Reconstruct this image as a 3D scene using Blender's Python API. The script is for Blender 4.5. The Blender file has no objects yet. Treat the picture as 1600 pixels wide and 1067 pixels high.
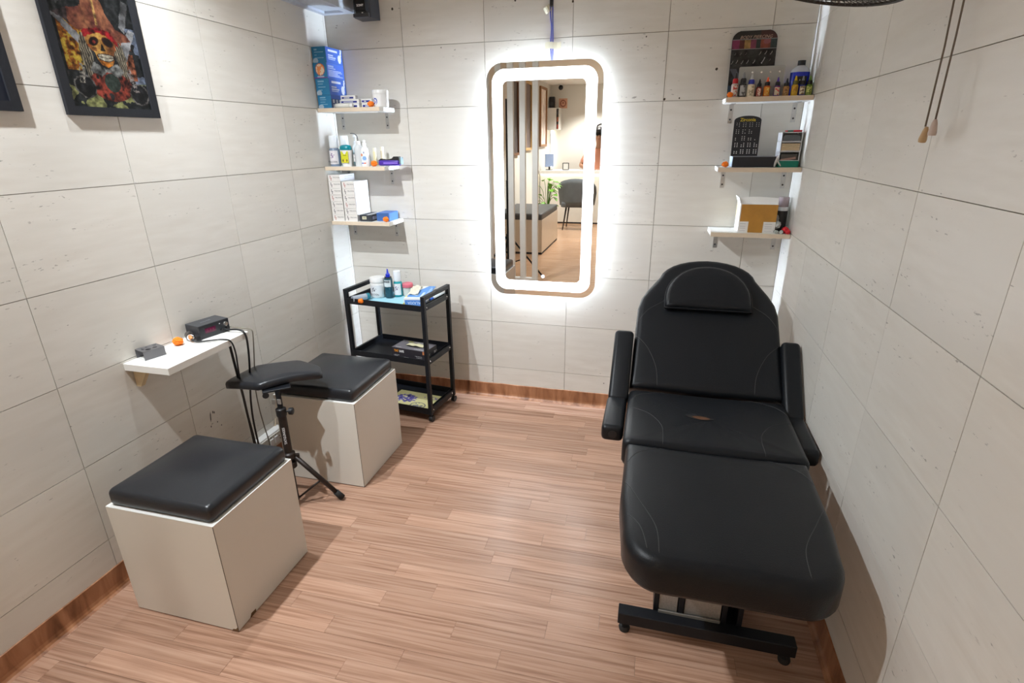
import bpy, bmesh, math, random
import numpy as np
from mathutils import Vector, Matrix

random.seed(7)
PI = math.pi
scn = bpy.context.scene
COL = scn.collection

# ------------------------------------------------------------------ camera, light, exposure
cd = bpy.data.cameras.new('camera')
cam = bpy.data.objects.new('camera', cd)
COL.objects.link(cam)
_R = Vector((0.96745907, 0.25275811, -0.01167437))
_U = Vector((-0.07825987, 0.34278685, 0.93614773))
_F = Vector((-0.24062075, 0.90477097, -0.35141306))
m = Matrix.Identity(4)
for i in range(3):
    m[i][0] = _R[i]; m[i][1] = _U[i]; m[i][2] = -_F[i]
m.translation = Vector((0.30577, -2.97875, 1.53761))
cam.matrix_world = m
cd.sensor_width = 36.0
cd.lens = 841.62107 / 1600 * 36.0
cd.clip_start = 0.02
scn.camera = cam

scn.view_settings.view_transform = 'Standard'
scn.view_settings.look = 'None'
scn.view_settings.gamma = 1.0
scn.view_settings.use_curve_mapping = False
scn.view_settings.exposure = 0.2

w = bpy.data.worlds.new('world')
w.use_nodes = True
w.node_tree.nodes['Background'].inputs[0].default_value = (0.9, 0.92, 1.0, 1)
w.node_tree.nodes['Background'].inputs[1].default_value = 0.05
scn.world = w

CEIL = 2.52


def spot(name, loc, energy, color, angle=120, blend=0.4, radius=0.03, aim=None):
    l = bpy.data.lights.new(name, 'SPOT')
    l.energy = energy; l.color = color; l.spot_size = math.radians(angle)
    l.spot_blend = blend; l.shadow_soft_size = radius
    o = bpy.data.objects.new(name, l)
    o.location = loc
    if aim is not None:
        d = Vector(aim) - Vector(loc)
        o.rotation_euler = d.to_track_quat('-Z', 'Y').to_euler()
    COL.objects.link(o)
    return o


def area(name, loc, energy, color, sx, sy, aim=None):
    l = bpy.data.lights.new(name, 'AREA')
    l.energy = energy; l.color = color; l.shape = 'RECTANGLE'; l.size = sx; l.size_y = sy
    o = bpy.data.objects.new(name, l)
    o.location = loc
    if aim is not None:
        d = Vector(aim) - Vector(loc)
        o.rotation_euler = d.to_track_quat('-Z', 'Y').to_euler()
    COL.objects.link(o)
    return o


WARM = (1.0, 0.97, 0.92)
NEUT = (0.90, 0.955, 1.0)
COOL = (0.80, 0.88, 1.0)
DOWNLIGHTS = [  # x, y, watts, cone, and the spot on the floor the gimbal lamp is turned to
    (-1.27, -1.47, 118, 102, (-0.60, -0.25, 0.0)),
    (-1.24, -2.28, 132, 126, (-0.78, -1.60, 0.0)),
]
LOUNGE_LIGHTS = [(-0.7, -4.3, 60), (0.3, -4.6, 46), (-0.9, -6.2, 230), (-1.0, -7.95, 150)]
for (x, y, e, a, aim) in DOWNLIGHTS:
    spot('downlight_beam', (x, y, CEIL - 0.03), e, NEUT, a, 1.0, 0.02, aim)
for (x, y, e) in LOUNGE_LIGHTS:
    spot('downlight_beam', (x, y, CEIL - 0.03), e, WARM, 112, 0.6, 0.05)

# ------------------------------------------------------------------ materials
MATS = {}


def new_mat(name):
    mt = bpy.data.materials.new(name)
    mt.use_nodes = True
    nt = mt.node_tree
    return mt, nt, nt.nodes['Principled BSDF']


def N(nt, t, **kw):
    n = nt.nodes.new(t)
    for k, v in kw.items():
        setattr(n, k, v)
    return n


def plain(name, col, rough=0.5, metal=0.0, var=0.06, scale=12.0, spec=0.5, bump=0.0, bscale=200.0, trans=0.0, ior=1.45, coat=0.0):
    """Procedural: a colour with slight noise mottling and optional fine grain relief."""
    if name in MATS:
        return MATS[name]
    mt, nt, b = new_mat(name)
    tc = N(nt, 'ShaderNodeTexCoord')
    no = N(nt, 'ShaderNodeTexNoise'); no.inputs['Scale'].default_value = scale; no.inputs['Detail'].default_value = 3
    nt.links.new(tc.outputs['Object'], no.inputs['Vector'])
    mx = N(nt, 'ShaderNodeMix', data_type='RGBA')
    c = Vector(col)
    mx.inputs[6].default_value = (*(c * (1 - var)), 1); mx.inputs[7].default_value = (*(c * (1 + var)), 1)
    nt.links.new(no.outputs['Fac'], mx.inputs[0])
    nt.links.new(mx.outputs[2], b.inputs['Base Color'])
    b.inputs['Roughness'].default_value = rough
    b.inputs['Metallic'].default_value = metal
    b.inputs['Specular IOR Level'].default_value = spec
    b.inputs['IOR'].default_value = ior
    b.inputs['Transmission Weight'].default_value = trans
    b.inputs['Coat Weight'].default_value = coat
    if bump > 0:
        n2 = N(nt, 'ShaderNodeTexNoise'); n2.inputs['Scale'].default_value = bscale; n2.inputs['Detail'].default_value = 2
        nt.links.new(tc.outputs['Object'], n2.inputs['Vector'])
        bp = N(nt, 'ShaderNodeBump'); bp.inputs['Strength'].default_value = bump; bp.inputs['Distance'].default_value = 0.002
        nt.links.new(n2.outputs['Fac'], bp.inputs['Height'])
        nt.links.new(bp.outputs['Normal'], b.inputs['Normal'])
    MATS[name] = mt
    return mt


def emis(name, col, strength):
    if name in MATS:
        return MATS[name]
    mt, nt, b = new_mat(name)
    b.inputs['Base Color'].default_value = (0.8, 0.8, 0.8, 1)
    b.inputs['Emission Color'].default_value = (*col, 1)
    b.inputs['Emission Strength'].default_value = strength
    MATS[name] = mt
    return mt


def print_mat(name='printed surface', rough=0.45, spec=0.5):
    if name in MATS:
        return MATS[name]
    mt, nt, b = new_mat(name)
    a = N(nt, 'ShaderNodeAttribute', attribute_name='Col')
    nt.links.new(a.outputs['Color'], b.inputs['Base Color'])
    b.inputs['Roughness'].default_value = rough
    b.inputs['Specular IOR Level'].default_value = spec
    MATS[name] = mt
    return mt


def tile_mat(name, a, b_, seedshift=0.0):
    mt, nt, b = new_mat(name)
    tc = N(nt, 'ShaderNodeTexCoord'); oi = N(nt, 'ShaderNodeObjectInfo')
    mul = N(nt, 'ShaderNodeMath', operation='MULTIPLY'); mul.inputs[1].default_value = 57.0
    nt.links.new(oi.outputs['Random'], mul.inputs[0])
    add = N(nt, 'ShaderNodeVectorMath', operation='ADD')
    nt.links.new(tc.outputs['Object'], add.inputs[0]); nt.links.new(mul.outputs[0], add.inputs[1])

    def noise(sc, scale, detail=4):
        mp = N(nt, 'ShaderNodeMapping'); mp.inputs['Scale'].default_value = sc
        nt.links.new(add.outputs[0], mp.inputs['Vector'])
        n = N(nt, 'ShaderNodeTexNoise'); n.inputs['Scale'].default_value = scale; n.inputs['Detail'].default_value = detail
        nt.links.new(mp.outputs[0], n.inputs['Vector'])
        return n.outputs['Fac']

    def ramp(src, p0, p1):
        r = N(nt, 'ShaderNodeMapRange'); r.inputs[1].default_value = p0; r.inputs[2].default_value = p1
        nt.links.new(src, r.inputs[0]); return r.outputs[0]

    def mixc(f, c0, c1):
        mx = N(nt, 'ShaderNodeMix', data_type='RGBA')
        nt.links.new(f, mx.inputs[0])
        for k, c in ((6, c0), (7, c1)):
            if isinstance(c, tuple):
                mx.inputs[k].default_value = (*c, 1)
            else:
                nt.links.new(c, mx.inputs[k])
        return mx.outputs[2]

    streak = ramp(noise((1.5, 1.5, 9), 4.0), 0.3, 0.7)
    base = mixc(streak, a, b_)
    cloud = ramp(noise((1, 1, 2), 3.0, 2), 0.35, 0.75)
    base = mixc(cloud, base, tuple(0.93 * k for k in a))
    pit = ramp(noise((7, 7, 24), 6.0, 3), 0.66, 0.70)
    msk = ramp(noise((1, 1, 4), 4.5, 2), 0.55, 0.62)
    pm = N(nt, 'ShaderNodeMath', operation='MULTIPLY')
    nt.links.new(pit, pm.inputs[0]); nt.links.new(msk, pm.inputs[1])
    pm2 = N(nt, 'ShaderNodeMath', operation='MULTIPLY'); pm2.inputs[1].default_value = 0.6
    nt.links.new(pm.outputs[0], pm2.inputs[0])
    base = mixc(pm2.outputs[0], base, (0.16, 0.14, 0.12))
    # each tile a touch lighter or darker
    hv = N(nt, 'ShaderNodeMapRange'); hv.inputs[3].default_value = 0.96; hv.inputs[4].default_value = 1.03
    nt.links.new(oi.outputs['Random'], hv.inputs[0])
    sc = N(nt, 'ShaderNodeVectorMath', operation='SCALE')
    nt.links.new(base, sc.inputs[0]); nt.links.new(hv.outputs[0], sc.inputs['Scale'])
    nt.links.new(sc.outputs[0], b.inputs['Base Color'])
    b.inputs['Roughness'].default_value = 0.34
    bp = N(nt, 'ShaderNodeBump'); bp.inputs['Strength'].default_value = 0.4; bp.inputs['Distance'].default_value = 0.001; bp.invert = True
    nt.links.new(pm.outputs[0], bp.inputs['Height']); nt.links.new(bp.outputs['Normal'], b.inputs['Normal'])
    MATS[name] = mt
    return mt


def wood_mat(name, cols, grain=(1.1, 42, 42), rough=0.27, rand=True):
    mt, nt, b = new_mat(name)
    tc = N(nt, 'ShaderNodeTexCoord'); oi = N(nt, 'ShaderNodeObjectInfo')
    add = N(nt, 'ShaderNodeVectorMath', operation='ADD')
    mul = N(nt, 'ShaderNodeMath', operation='MULTIPLY'); mul.inputs[1].default_value = 91.0 if rand else 0.0
    nt.links.new(oi.outputs['Random'], mul.inputs[0])
    nt.links.new(tc.outputs['Object'], add.inputs[0]); nt.links.new(mul.outputs[0], add.inputs[1])
    mp = N(nt, 'ShaderNodeMapping'); mp.inputs['Scale'].default_value = grain
    nt.links.new(add.outputs[0], mp.inputs['Vector'])
    no = N(nt, 'ShaderNodeTexNoise'); no.inputs['Scale'].default_value = 2.2; no.inputs['Detail'].default_value = 5
    no.inputs['Distortion'].default_value = 0.6
    nt.links.new(mp.outputs[0], no.inputs['Vector'])
    r = N(nt, 'ShaderNodeValToRGB')
    r.color_ramp.elements[0].position = 0.3; r.color_ramp.elements[0].color = (*cols[0], 1)
    r.color_ramp.elements[1].position = 0.72; r.color_ramp.elements[1].color = (*cols[2], 1)
    e = r.color_ramp.elements.new(0.5); e.color = (*cols[1], 1)
    nt.links.new(no.outputs['Fac'], r.inputs[0])
    src = r.outputs[0]
    # tone of the piece
    hv = N(nt, 'ShaderNodeMapRange'); hv.inputs[3].default_value = 0.84; hv.inputs[4].default_value = 1.07
    if rand:
        nt.links.new(oi.outputs['Random'], hv.inputs[0])
    else:
        hv.inputs[0].default_value = 0.5
    sc = N(nt, 'ShaderNodeVectorMath', operation='SCALE')
    nt.links.new(src, sc.inputs[0]); nt.links.new(hv.outputs[0], sc.inputs['Scale'])
    nt.links.new(sc.outputs[0], b.inputs['Base Color'])
    b.inputs['Roughness'].default_value = rough
    MATS[name] = mt
    return mt


M_TILE = tile_mat('travertine tile', (0.775, 0.75, 0.695), (0.70, 0.667, 0.605))
M_GROUT = plain('grout', (0.30, 0.26, 0.21), 0.9)
M_PLANK = wood_mat('wood print plank', ((0.31, 0.165, 0.105), (0.475, 0.28, 0.19), (0.57, 0.365, 0.26)))
M_BASE = wood_mat('wood print skirting', ((0.15, 0.055, 0.020), (0.36, 0.155, 0.07), (0.50, 0.25, 0.13)), grain=(9, 9, 2), rough=0.4, rand=False)
M_LEATHER = plain('black leatherette', (0.0065, 0.0080, 0.0105), 0.38, 0, 0.15, 8, 0.33, 0.25, 380)
M_LEATHER2 = plain('worn black leatherette', (0.016, 0.018, 0.022), 0.30, 0, 0.15, 8, 0.55, 0.15, 300)
M_LAM = plain('cream laminate', (0.73, 0.70, 0.63), 0.38, 0, 0.03, 6)
M_LAMW = plain('white laminate', (0.82, 0.81, 0.77), 0.4, 0, 0.02, 6)
M_EDGE = plain('raw cream edge band', (0.72, 0.60, 0.46), 0.6, 0, 0.06, 30)
M_BLACKM = plain('black painted metal', (0.009, 0.010, 0.013), 0.42, 0, 0.2, 20, 0.35)
M_RUST = plain('worn black tube', (0.028, 0.020, 0.017), 0.45, 0.3, 0.35, 40)
M_BLACKP = plain('black plastic', (0.014, 0.014, 0.016), 0.4)
M_DKRUB = plain('black rubber', (0.02, 0.02, 0.02), 0.8)
M_STEEL = plain('galvanised steel', (0.55, 0.55, 0.54), 0.35, 0.9, 0.15, 60)
M_CHROME = plain('chrome', (0.75, 0.75, 0.76), 0.15, 1.0)
M_WHITE = plain('white plastic', (0.82, 0.82, 0.81), 0.35)
M_PAPER = plain('white paper card', (0.84, 0.83, 0.80), 0.7)
M_OFFW = plain('off white wall paint', (0.80, 0.78, 0.72), 0.6, 0, 0.03, 3)
M_CEIL = plain('ceiling paint', (0.80, 0.77, 0.70), 0.7, 0, 0.02, 3)
M_ORANGE = plain('marigold orange', (0.95, 0.22, 0.01), 0.7, 0, 0.2, 120)
M_CLEAR = plain('clear plastic', (0.93, 0.95, 0.96), 0.08, 0, 0.01, 5, 0.5, trans=1.0, ior=1.2)
M_TEXTW = plain('white print', (0.85, 0.85, 0.85), 0.5)
M_TEXTG = plain('grey print', (0.12, 0.12, 0.13), 0.5)
M_INK = plain('black print', (0.02, 0.02, 0.025), 0.5)
M_PRINT = print_mat()


def tint(name, col, rough=0.4, metal=0.0, **k):
    return plain(name, col, rough, metal, **k)


# ------------------------------------------------------------------ mesh helpers
def link_mesh(name, bm, mat, parent=None, loc=(0, 0, 0), rot=(0, 0, 0), smooth=False, mats=None):
    me = bpy.data.meshes.new(name)
    bmesh.ops.recalc_face_normals(bm, faces=bm.faces)
    bm.to_mesh(me); bm.free()
    for mm in (mats or [mat]):
        me.materials.append(mm)
    if smooth:
        for p in me.polygons:
            p.use_smooth = True
    o = bpy.data.objects.new(name, me)
    COL.objects.link(o)
    o.location = loc; o.rotation_euler = rot
    if parent is not None:
        o.parent = parent
    return o


def thing(name, label, cat, loc=(0, 0, 0), rotz=0.0, group=None):
    o = bpy.data.objects.new(name, None)
    o.empty_display_size = 0.05
    COL.objects.link(o)
    o.location = loc; o.rotation_euler = (0, 0, rotz)
    o['label'] = label; o['category'] = cat
    if group:
        o['group'] = group
    return o


def tag(o, label, cat, group=None):
    o['label'] = label; o['category'] = cat
    if group:
        o['group'] = group
    return o


def struct(o):
    o['kind'] = 'structure'
    return o


def bm_box(x0, x1, y0, y1, z0, z1, bev=0.0, seg=2, bm=None):
    b = bm or bmesh.new()
    r = bmesh.ops.create_cube(b, size=1.0)
    vs = r['verts']
    for v in vs:
        v.co.x = x0 if v.co.x < 0 else x1
        v.co.y = y0 if v.co.y < 0 else y1
        v.co.z = z0 if v.co.z < 0 else z1
    if bev > 0:
        es = list({e for v in vs for e in v.link_edges})
        bmesh.ops.bevel(b, geom=es, offset=bev, segments=seg, profile=0.5, affect='EDGES')
    return b


def box(name, x0, x1, y0, y1, z0, z1, mat, parent=None, bev=0.0, seg=2, loc=(0, 0, 0), rot=(0, 0, 0), smooth=False):
    return link_mesh(name, bm_box(x0, x1, y0, y1, z0, z1, bev, seg), mat, parent, loc, rot, smooth)


def bm_lathe(prof, seg=24, bm=None, cx=0, cy=0, sx=1.0, sy=1.0):
    """prof: list of (r, z) bottom to top; closed with caps."""
    b = bm or bmesh.new()
    rings = []
    for (r, z) in prof:
        if r <= 1e-6:
            rings.append([b.verts.new((cx, cy, z))])
        else:
            rings.append([b.verts.new((cx + sx * r * math.cos(2 * PI * k / seg), cy + sy * r * math.sin(2 * PI * k / seg), z)) for k in range(seg)])
    for a, c in zip(rings, rings[1:]):
        for k in range(seg):
            k2 = (k + 1) % seg
            if len(a) == 1 and len(c) == 1:
                continue
            if len(a) == 1:
                b.faces.new((a[0], c[k2], c[k]))
            elif len(c) == 1:
                b.faces.new((a[k], a[k2], c[0]))
            else:
                b.faces.new((a[k], a[k2], c[k2], c[k]))
    if len(rings[0]) > 1:
        b.faces.new(list(reversed(rings[0])))
    if len(rings[-1]) > 1:
        b.faces.new(rings[-1])
    return b


def lathe(name, prof, mat, parent=None, loc=(0, 0, 0), rot=(0, 0, 0), seg=24, sx=1.0, sy=1.0, smooth=True):
    o = link_mesh(name, bm_lathe(prof, seg, sx=sx, sy=sy), mat, parent, loc, rot, smooth)
    if smooth:
        sharp(o)
    return o


def sharp(o, ang=40):
    me = o.data
    bm = bmesh.new(); bm.from_mesh(me)
    for e in bm.edges:
        if len(e.link_faces) == 2 and e.calc_face_angle(0) > math.radians(ang):
            e.smooth = False
    bm.to_mesh(me); bm.free()


def catmull(pts, n=8):
    P = [Vector(p) for p in pts]
    if len(P) < 3:
        return P
    out = []
    for i in range(len(P) - 1):
        p0 = P[max(i - 1, 0)]; p1 = P[i]; p2 = P[i + 1]; p3 = P[min(i + 2, len(P) - 1)]
        for k in range(n):
            t = k / n
            out.append(0.5 * ((2 * p1) + (-p0 + p2) * t + (2 * p0 - 5 * p1 + 4 * p2 - p3) * t * t + (-p0 + 3 * p1 - 3 * p2 + p3) * t ** 3))
    out.append(P[-1])
    return out


def bm_tube(pts, r, seg=8, bm=None, closed=False, square=False):
    b = bm or bmesh.new()
    P = [Vector(p) for p in pts]
    n = len(P)
    rs = r if isinstance(r, (list, tuple)) else [r] * n
    rings = []
    up = None
    for i in range(n):
        if closed:
            t = (P[(i + 1) % n] - P[(i - 1) % n]).normalized()
        else:
            t = (P[min(i + 1, n - 1)] - P[max(i - 1, 0)]).normalized()
        if up is None:
            a = Vector((0, 0, 1)) if abs(t.z) < 0.9 else Vector((1, 0, 0))
            up = (a - t * a.dot(t)).normalized()
        else:
            up = (up - t * up.dot(t))
            up = up.normalized() if up.length > 1e-6 else t.orthogonal().normalized()
        s = t.cross(up)
        ring = []
        for k in range(seg):
            th = 2 * PI * k / seg + (PI / 4 if square else 0)
            ring.append(b.verts.new(P[i] + (up * math.cos(th) + s * math.sin(th)) * rs[i]))
        rings.append(ring)
    rng = range(n) if closed else range(n - 1)
    for i in rng:
        a = rings[i]; c = rings[(i + 1) % n]
        for k in range(seg):
            b.faces.new((a[k], a[(k + 1) % seg], c[(k + 1) % seg], c[k]))
    if not closed:
        b.faces.new(list(reversed(rings[0]))); b.faces.new(rings[-1])
    return b


def tube(name, pts, r, mat, parent=None, seg=8, closed=False, smooth=True, square=False):
    return link_mesh(name, bm_tube(pts, r, seg, closed=closed, square=square), mat, parent, smooth=smooth and not square)


def rrect(x0, x1, y0, y1, r, n=6):
    pts = []
    for (cx, cy, a0) in ((x1 - r, y0 + r, -PI / 2), (x1 - r, y1 - r, 0), (x0 + r, y1 - r, PI / 2), (x0 + r, y0 + r, PI)):
        for k in range(n + 1):
            a = a0 + (PI / 2) * k / n
            pts.append((cx + r * math.cos(a), cy + r * math.sin(a)))
    return pts


def bm_prism(outline, z0, z1, bm=None):
    b = bm or bmesh.new()
    a = [b.verts.new((x, y, z0)) for x, y in outline]
    c = [b.verts.new((x, y, z1)) for x, y in outline]
    n = len(a)
    for k in range(n):
        b.faces.new((a[k], a[(k + 1) % n], c[(k + 1) % n], c[k]))
    b.faces.new(list(reversed(a))); b.faces.new(c)
    return b


def bm_ringplate(outer, inner, z0, z1):
    b = bmesh.new()
    n = len(outer)
    V = [[b.verts.new((x, y, z)) for x, y in ol] for ol, z in ((outer, z0), (outer, z1), (inner, z1), (inner, z0))]
    for i in range(4):
        A = V[i]; B = V[(i + 1) % 4]
        for k in range(n):
            b.faces.new((A[k], A[(k + 1) % n], B[(k + 1) % n], B[k]))
    return b


def bm_pad(outline, th, r, crown=0.0, seg=5, bot=0.012, wr=0.0):
    """Upholstered pad: rounded rims, crowned top. outline convex-ish, z 0..th."""
    b = bmesh.new()
    c = Vector((sum(p[0] for p in outline) / len(outline), sum(p[1] for p in outline) / len(outline)))
    n = len(outline)

    def ring(d, z, noise=0.0):
        vs = []
        for i, (x, y) in enumerate(outline):
            v = Vector((x, y)) - c
            L = v.length
            q = c + v * max(0.0, (1 - d / L))
            zz = z + noise * math.sin(7.0 * x / max(0.05, 0.3) * 3 + 5 * y * 9 + i)
            vs.append(b.verts.new((q.x, q.y, zz)))
        return vs
    rings = [ring(bot * 1.2, 0.0), ring(bot * 0.35, bot * 0.3), ring(0.0, bot)]
    for k in range(seg + 1):
        a = (PI / 2) * k / seg
        rings.append(ring(r * (1 - math.cos(a)), th - r + r * math.sin(a)))
    minL = min((Vector(p) - c).length for p in outline)
    bx_ = max(abs(p[0] - c.x) for p in outline) + 1e-6; by_ = max(abs(p[1] - c.y) for p in outline) + 1e-6
    for t in (0.12, 0.25, 0.4, 0.55, 0.7, 0.85):
        d = r + (minL - r) * t
        vs = []
        for (x, y) in outline:
            v = Vector((x, y)) - c
            L = v.length
            f = (1 - r / L) * (1 - t)
            q = c + v * f
            nx_ = min(1.0, abs(q.x - c.x) / (bx_ - r)); ny_ = min(1.0, abs(q.y - c.y) / (by_ - r))
            vs.append(b.verts.new((q.x, q.y, th + crown * (1 - nx_ ** 2.4) * (1 - ny_ ** 2.4) + wr * math.sin(x * 60 + y * 41) * math.sin(y * 55))))
        rings.append(vs)
    for A, B in zip(rings, rings[1:]):
        for k in range(n):
            b.faces.new((A[k], A[(k + 1) % n], B[(k + 1) % n], B[k]))
    top = b.verts.new((c.x, c.y, th + crown))
    for k in range(n):
        b.faces.new((rings[-1][k], rings[-1][(k + 1) % n], top))
    b.faces.new(list(reversed(rings[0])))
    return b


def pad(name, outline, th, r, mat, parent=None, crown=0.01, loc=(0, 0, 0), rot=(0, 0, 0), bot=0.012, wr=0.0):
    return link_mesh(name, bm_pad(outline, th, r, crown, bot=bot, wr=wr), mat, parent, loc, rot, smooth=True)


def dense(outline, step=0.03):
    out = []
    n = len(outline)
    for i in range(n):
        a = Vector(outline[i]); b = Vector(outline[(i + 1) % n])
        k = max(1, int((b - a).length / step))
        for j in range(k):
            q = a.lerp(b, j / k); out.append((q.x, q.y))
    return out


def text(name, body, size, mat, parent=None, loc=(0, 0, 0), rot=(0, 0, 0), align='CENTER', ext=0.0002, sx=1.0, shear=0.0, bold=0.0):
    """Flat lettering in the local XY plane, reading along +X."""
    c = bpy.data.curves.new(name, 'FONT')
    c.body = body; c.size = size; c.align_x = align; c.align_y = 'CENTER'; c.extrude = ext; c.shear = shear; c.offset = bold
    c.resolution_u = 2
    o = bpy.data.objects.new(name, c)
    COL.objects.link(o)
    dg = bpy.context.evaluated_depsgraph_get()
    me = bpy.data.meshes.new_from_object(o.evaluated_get(dg))
    bpy.data.objects.remove(o)
    me.name = name
    me.materials.clear(); me.materials.append(mat)
    o = bpy.data.objects.new(name, me)
    COL.objects.link(o)
    o.location = loc; o.rotation_euler = rot; o.scale = (sx, 1, 1)
    if parent is not None:
        o.parent = parent
    return o


FRONT = (PI / 2, 0, 0)          # local XY -> faces -Y, reads along +X
RIGHT = (PI / 2, 0, PI / 2)     # faces +X, reads along +Y


def vnoise(x, y, seed=0):
    """Smooth value noise on numpy arrays."""
    def h(i, j):
        v = np.sin(i * 127.1 + j * 311.7 + seed * 74.7) * 43758.5453
        return v - np.floor(v)
    xi = np.floor(x); yi = np.floor(y); fx = x - xi; fy = y - yi
    fx = fx * fx * (3 - 2 * fx); fy = fy * fy * (3 - 2 * fy)
    return (h(xi, yi) * (1 - fx) + h(xi + 1, yi) * fx) * (1 - fy) + (h(xi, yi + 1) * (1 - fx) + h(xi + 1, yi + 1) * fx) * fy


def fbm(x, y, seed=0, o=4):
    s = 0; a = 0.5; t = 0
    for k in range(o):
        s = s + a * vnoise(x * 2 ** k, y * 2 ** k, seed + k); t += a; a *= 0.5
    return s / t


def printed(name, wd, ht, nx, ny, fn, parent=None, loc=(0, 0, 0), rot=(0, 0, 0), mat=None):
    """A flat print: a grid of wd x ht in local XY (origin at its lower left), inked by fn(u, v) -> (h, w, 3)."""
    u, v = np.meshgrid((np.arange(nx) + 0.5) / nx, (np.arange(ny) + 0.5) / ny)
    rgb = np.clip(fn(u, v), 0, 1)
    xs = np.linspace(0, wd, nx + 1); ys = np.linspace(0, ht, ny + 1)
    X, Y = np.meshgrid(xs, ys)
    co = np.stack([X, Y, np.zeros_like(X)], -1).reshape(-1, 3)
    i = np.arange(nx * ny); r = i // nx; c = i % nx
    a = r * (nx + 1) + c
    f = np.stack([a, a + 1, a + nx + 2, a + nx + 1], 1)
    me = bpy.data.meshes.new(name)
    me.from_pydata(co.tolist(), [], f.tolist())
    at = me.attributes.new('Col', 'FLOAT_COLOR', 'CORNER')
    colr = np.concatenate([rgb.reshape(-1, 3), np.ones((nx * ny, 1))], 1)
    at.data.foreach_set('color', np.repeat(colr, 4, 0).astype(np.float32).ravel())
    me.materials.append(mat or M_PRINT)
    o = bpy.data.objects.new(name, me)
    COL.objects.link(o)
    o.location = loc; o.rotation_euler = rot
    if parent is not None:
        o.parent = parent
    return o


def copy_tree(o, parent=None):
    c = o.copy(); COL.objects.link(c)
    c.parent = parent
    if parent is not None:
        c.matrix_parent_inverse = o.matrix_parent_inverse.copy()
    for ch in list(o.children):
        copy_tree(ch, c)
    return c


# ------------------------------------------------------------------ the room shell
XL, XR = -1.5125, 0.9277
YE = -2.92              # where the treatment room opens to the lounge
TW, TH = 0.45375, 0.30  # tile module
Z1 = 2.004              # height of the joint that runs above the mirror
GAP = 0.0022
TT = 0.008


def clip_poly(poly, x0, x1, y0, y1):
    def cl(p, f, inter):
        out = []
        for i in range(len(p)):
            a, b = p[i - 1], p[i]
            fa, fb = f(a), f(b)
            if fa != fb:
                out.append(inter(a, b))
            if fb:
                out.append(b)
        return out

    def ix(x):
        return lambda a, b: (x, a[1] + (b[1] - a[1]) * (x - a[0]) / (b[0] - a[0]))

    def iy(y):
        return lambda a, b: (a[0] + (b[0] - a[0]) * (y - a[1]) / (b[1] - a[1]), y)
    for f, it in ((lambda p: p[0] >= x0, ix(x0)), (lambda p: p[0] <= x1, ix(x1)), (lambda p: p[1] >= y0, iy(y0)), (lambda p: p[1] <= y1, iy(y1))):
        if not poly:
            return poly
        poly = cl(poly, f, it)
    return poly


# floor slab, planks on top
floor = struct(box('floor', XL - 0.45, 2.2, -9.0, 0.02, -0.10, -0.003, M_GROUT))
PA = math.radians(1.2)
PW, PL = 0.0705, 0.595
ca, sa = math.cos(PA), math.sin(PA)
plank_i = 0
for row in range(-12, 62):
    off = random.uniform(0, PL)
    if row % 3 == 0:
        off = 0.1 * row
    for k in range(-6, 10):
        a0 = k * PL + off % PL; a1 = a0 + PL
        b0 = -row * PW; b1 = b0 - PW
        g = 0.0004
        quad = []
        for (a, b_) in ((a0 + g, b0 - g), (a0 + g, b1 + g), (a1 - g, b1 + g), (a1 - g, b0 - g)):
            quad.append((-0.3 + a * ca - b_ * sa, a * sa + b_ * ca))
        cl = clip_poly(quad, XL, XR, -2.30, 0.0)
        if len(cl) < 3:
            continue
        ar = abs(sum(cl[i - 1][0] * cl[i][1] - cl[i][0] * cl[i - 1][1] for i in range(len(cl)))) / 2
        if ar < 0.0002:
            continue
        cx = sum(p[0] for p in cl) / len(cl); cy = sum(p[1] for p in cl) / len(cl)
        # local frame along the plank so that the grain follows it
        loc = []
        for (x, y) in cl:
            dx, dy = x - cx, y - cy
            loc.append((dx * ca + dy * sa, -dx * sa + dy * ca))
        lift = random.uniform(-0.0002, 0.0002)
        link_mesh('plank', bm_prism(loc, -0.0029, lift), M_PLANK, floor, (cx, cy, 0), (0, 0, PA))

# boards of the lounge floor beyond: laid the same way, one joined part
bm = bmesh.new()
for row in range(0, 95):
    y1_ = -2.3003 - row * PW
    if y1_ - PW < -8.9:
        break
    x = XL - 0.43 - random.uniform(0, PL)
    while x < 2.1:
        xa = max(x + 0.0004, XL - 0.43); xb = min(x + PL - 0.0004, 2.1)
        if xb - xa > 0.01:
            bm_box(xa, xb, y1_ - PW + 0.0004, y1_ - 0.0004, -0.0029, random.uniform(-0.0002, 0.0002), bm=bm)
        x += PL
lf = link_mesh('lounge_planks', bm, wood_mat('lounge wood print', ((0.42, 0.24, 0.13), (0.58, 0.36, 0.22), (0.68, 0.46, 0.30)), rand=False), floor)
lf['kind'] = 'stuff'

ceiling = struct(box('ceiling', XL - 0.45, 2.2, -9.0, 0.02, CEIL, CEIL + 0.1, M_CEIL))
wall_back = struct(box('wall_back', XL - 0.05, XR + 0.05, TT - 0.003, 0.12, 0.0, CEIL, M_GROUT))
wall_left = struct(box('wall_left', XL - 0.12, XL - TT + 0.003, YE, TT - 0.003, 0.0, CEIL, M_GROUT))
wall_right = struct(box('wall_right', XR + TT - 0.003, XR + 0.12, YE, TT - 0.003, 0.0, CEIL, M_GROUT))

_tile_mesh = {}


def tile_mesh(wd, ht):
    key = (round(wd, 4), round(ht, 4))
    if key not in _tile_mesh:
        b = bm_box(-wd / 2, wd / 2, 0, TT - 0.003, -ht / 2, ht / 2)
        me = bpy.data.meshes.new('tile'); b.to_mesh(me); b.free()
        me.materials.append(M_TILE)
        _tile_mesh[key] = me
    return _tile_mesh[key]


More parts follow.
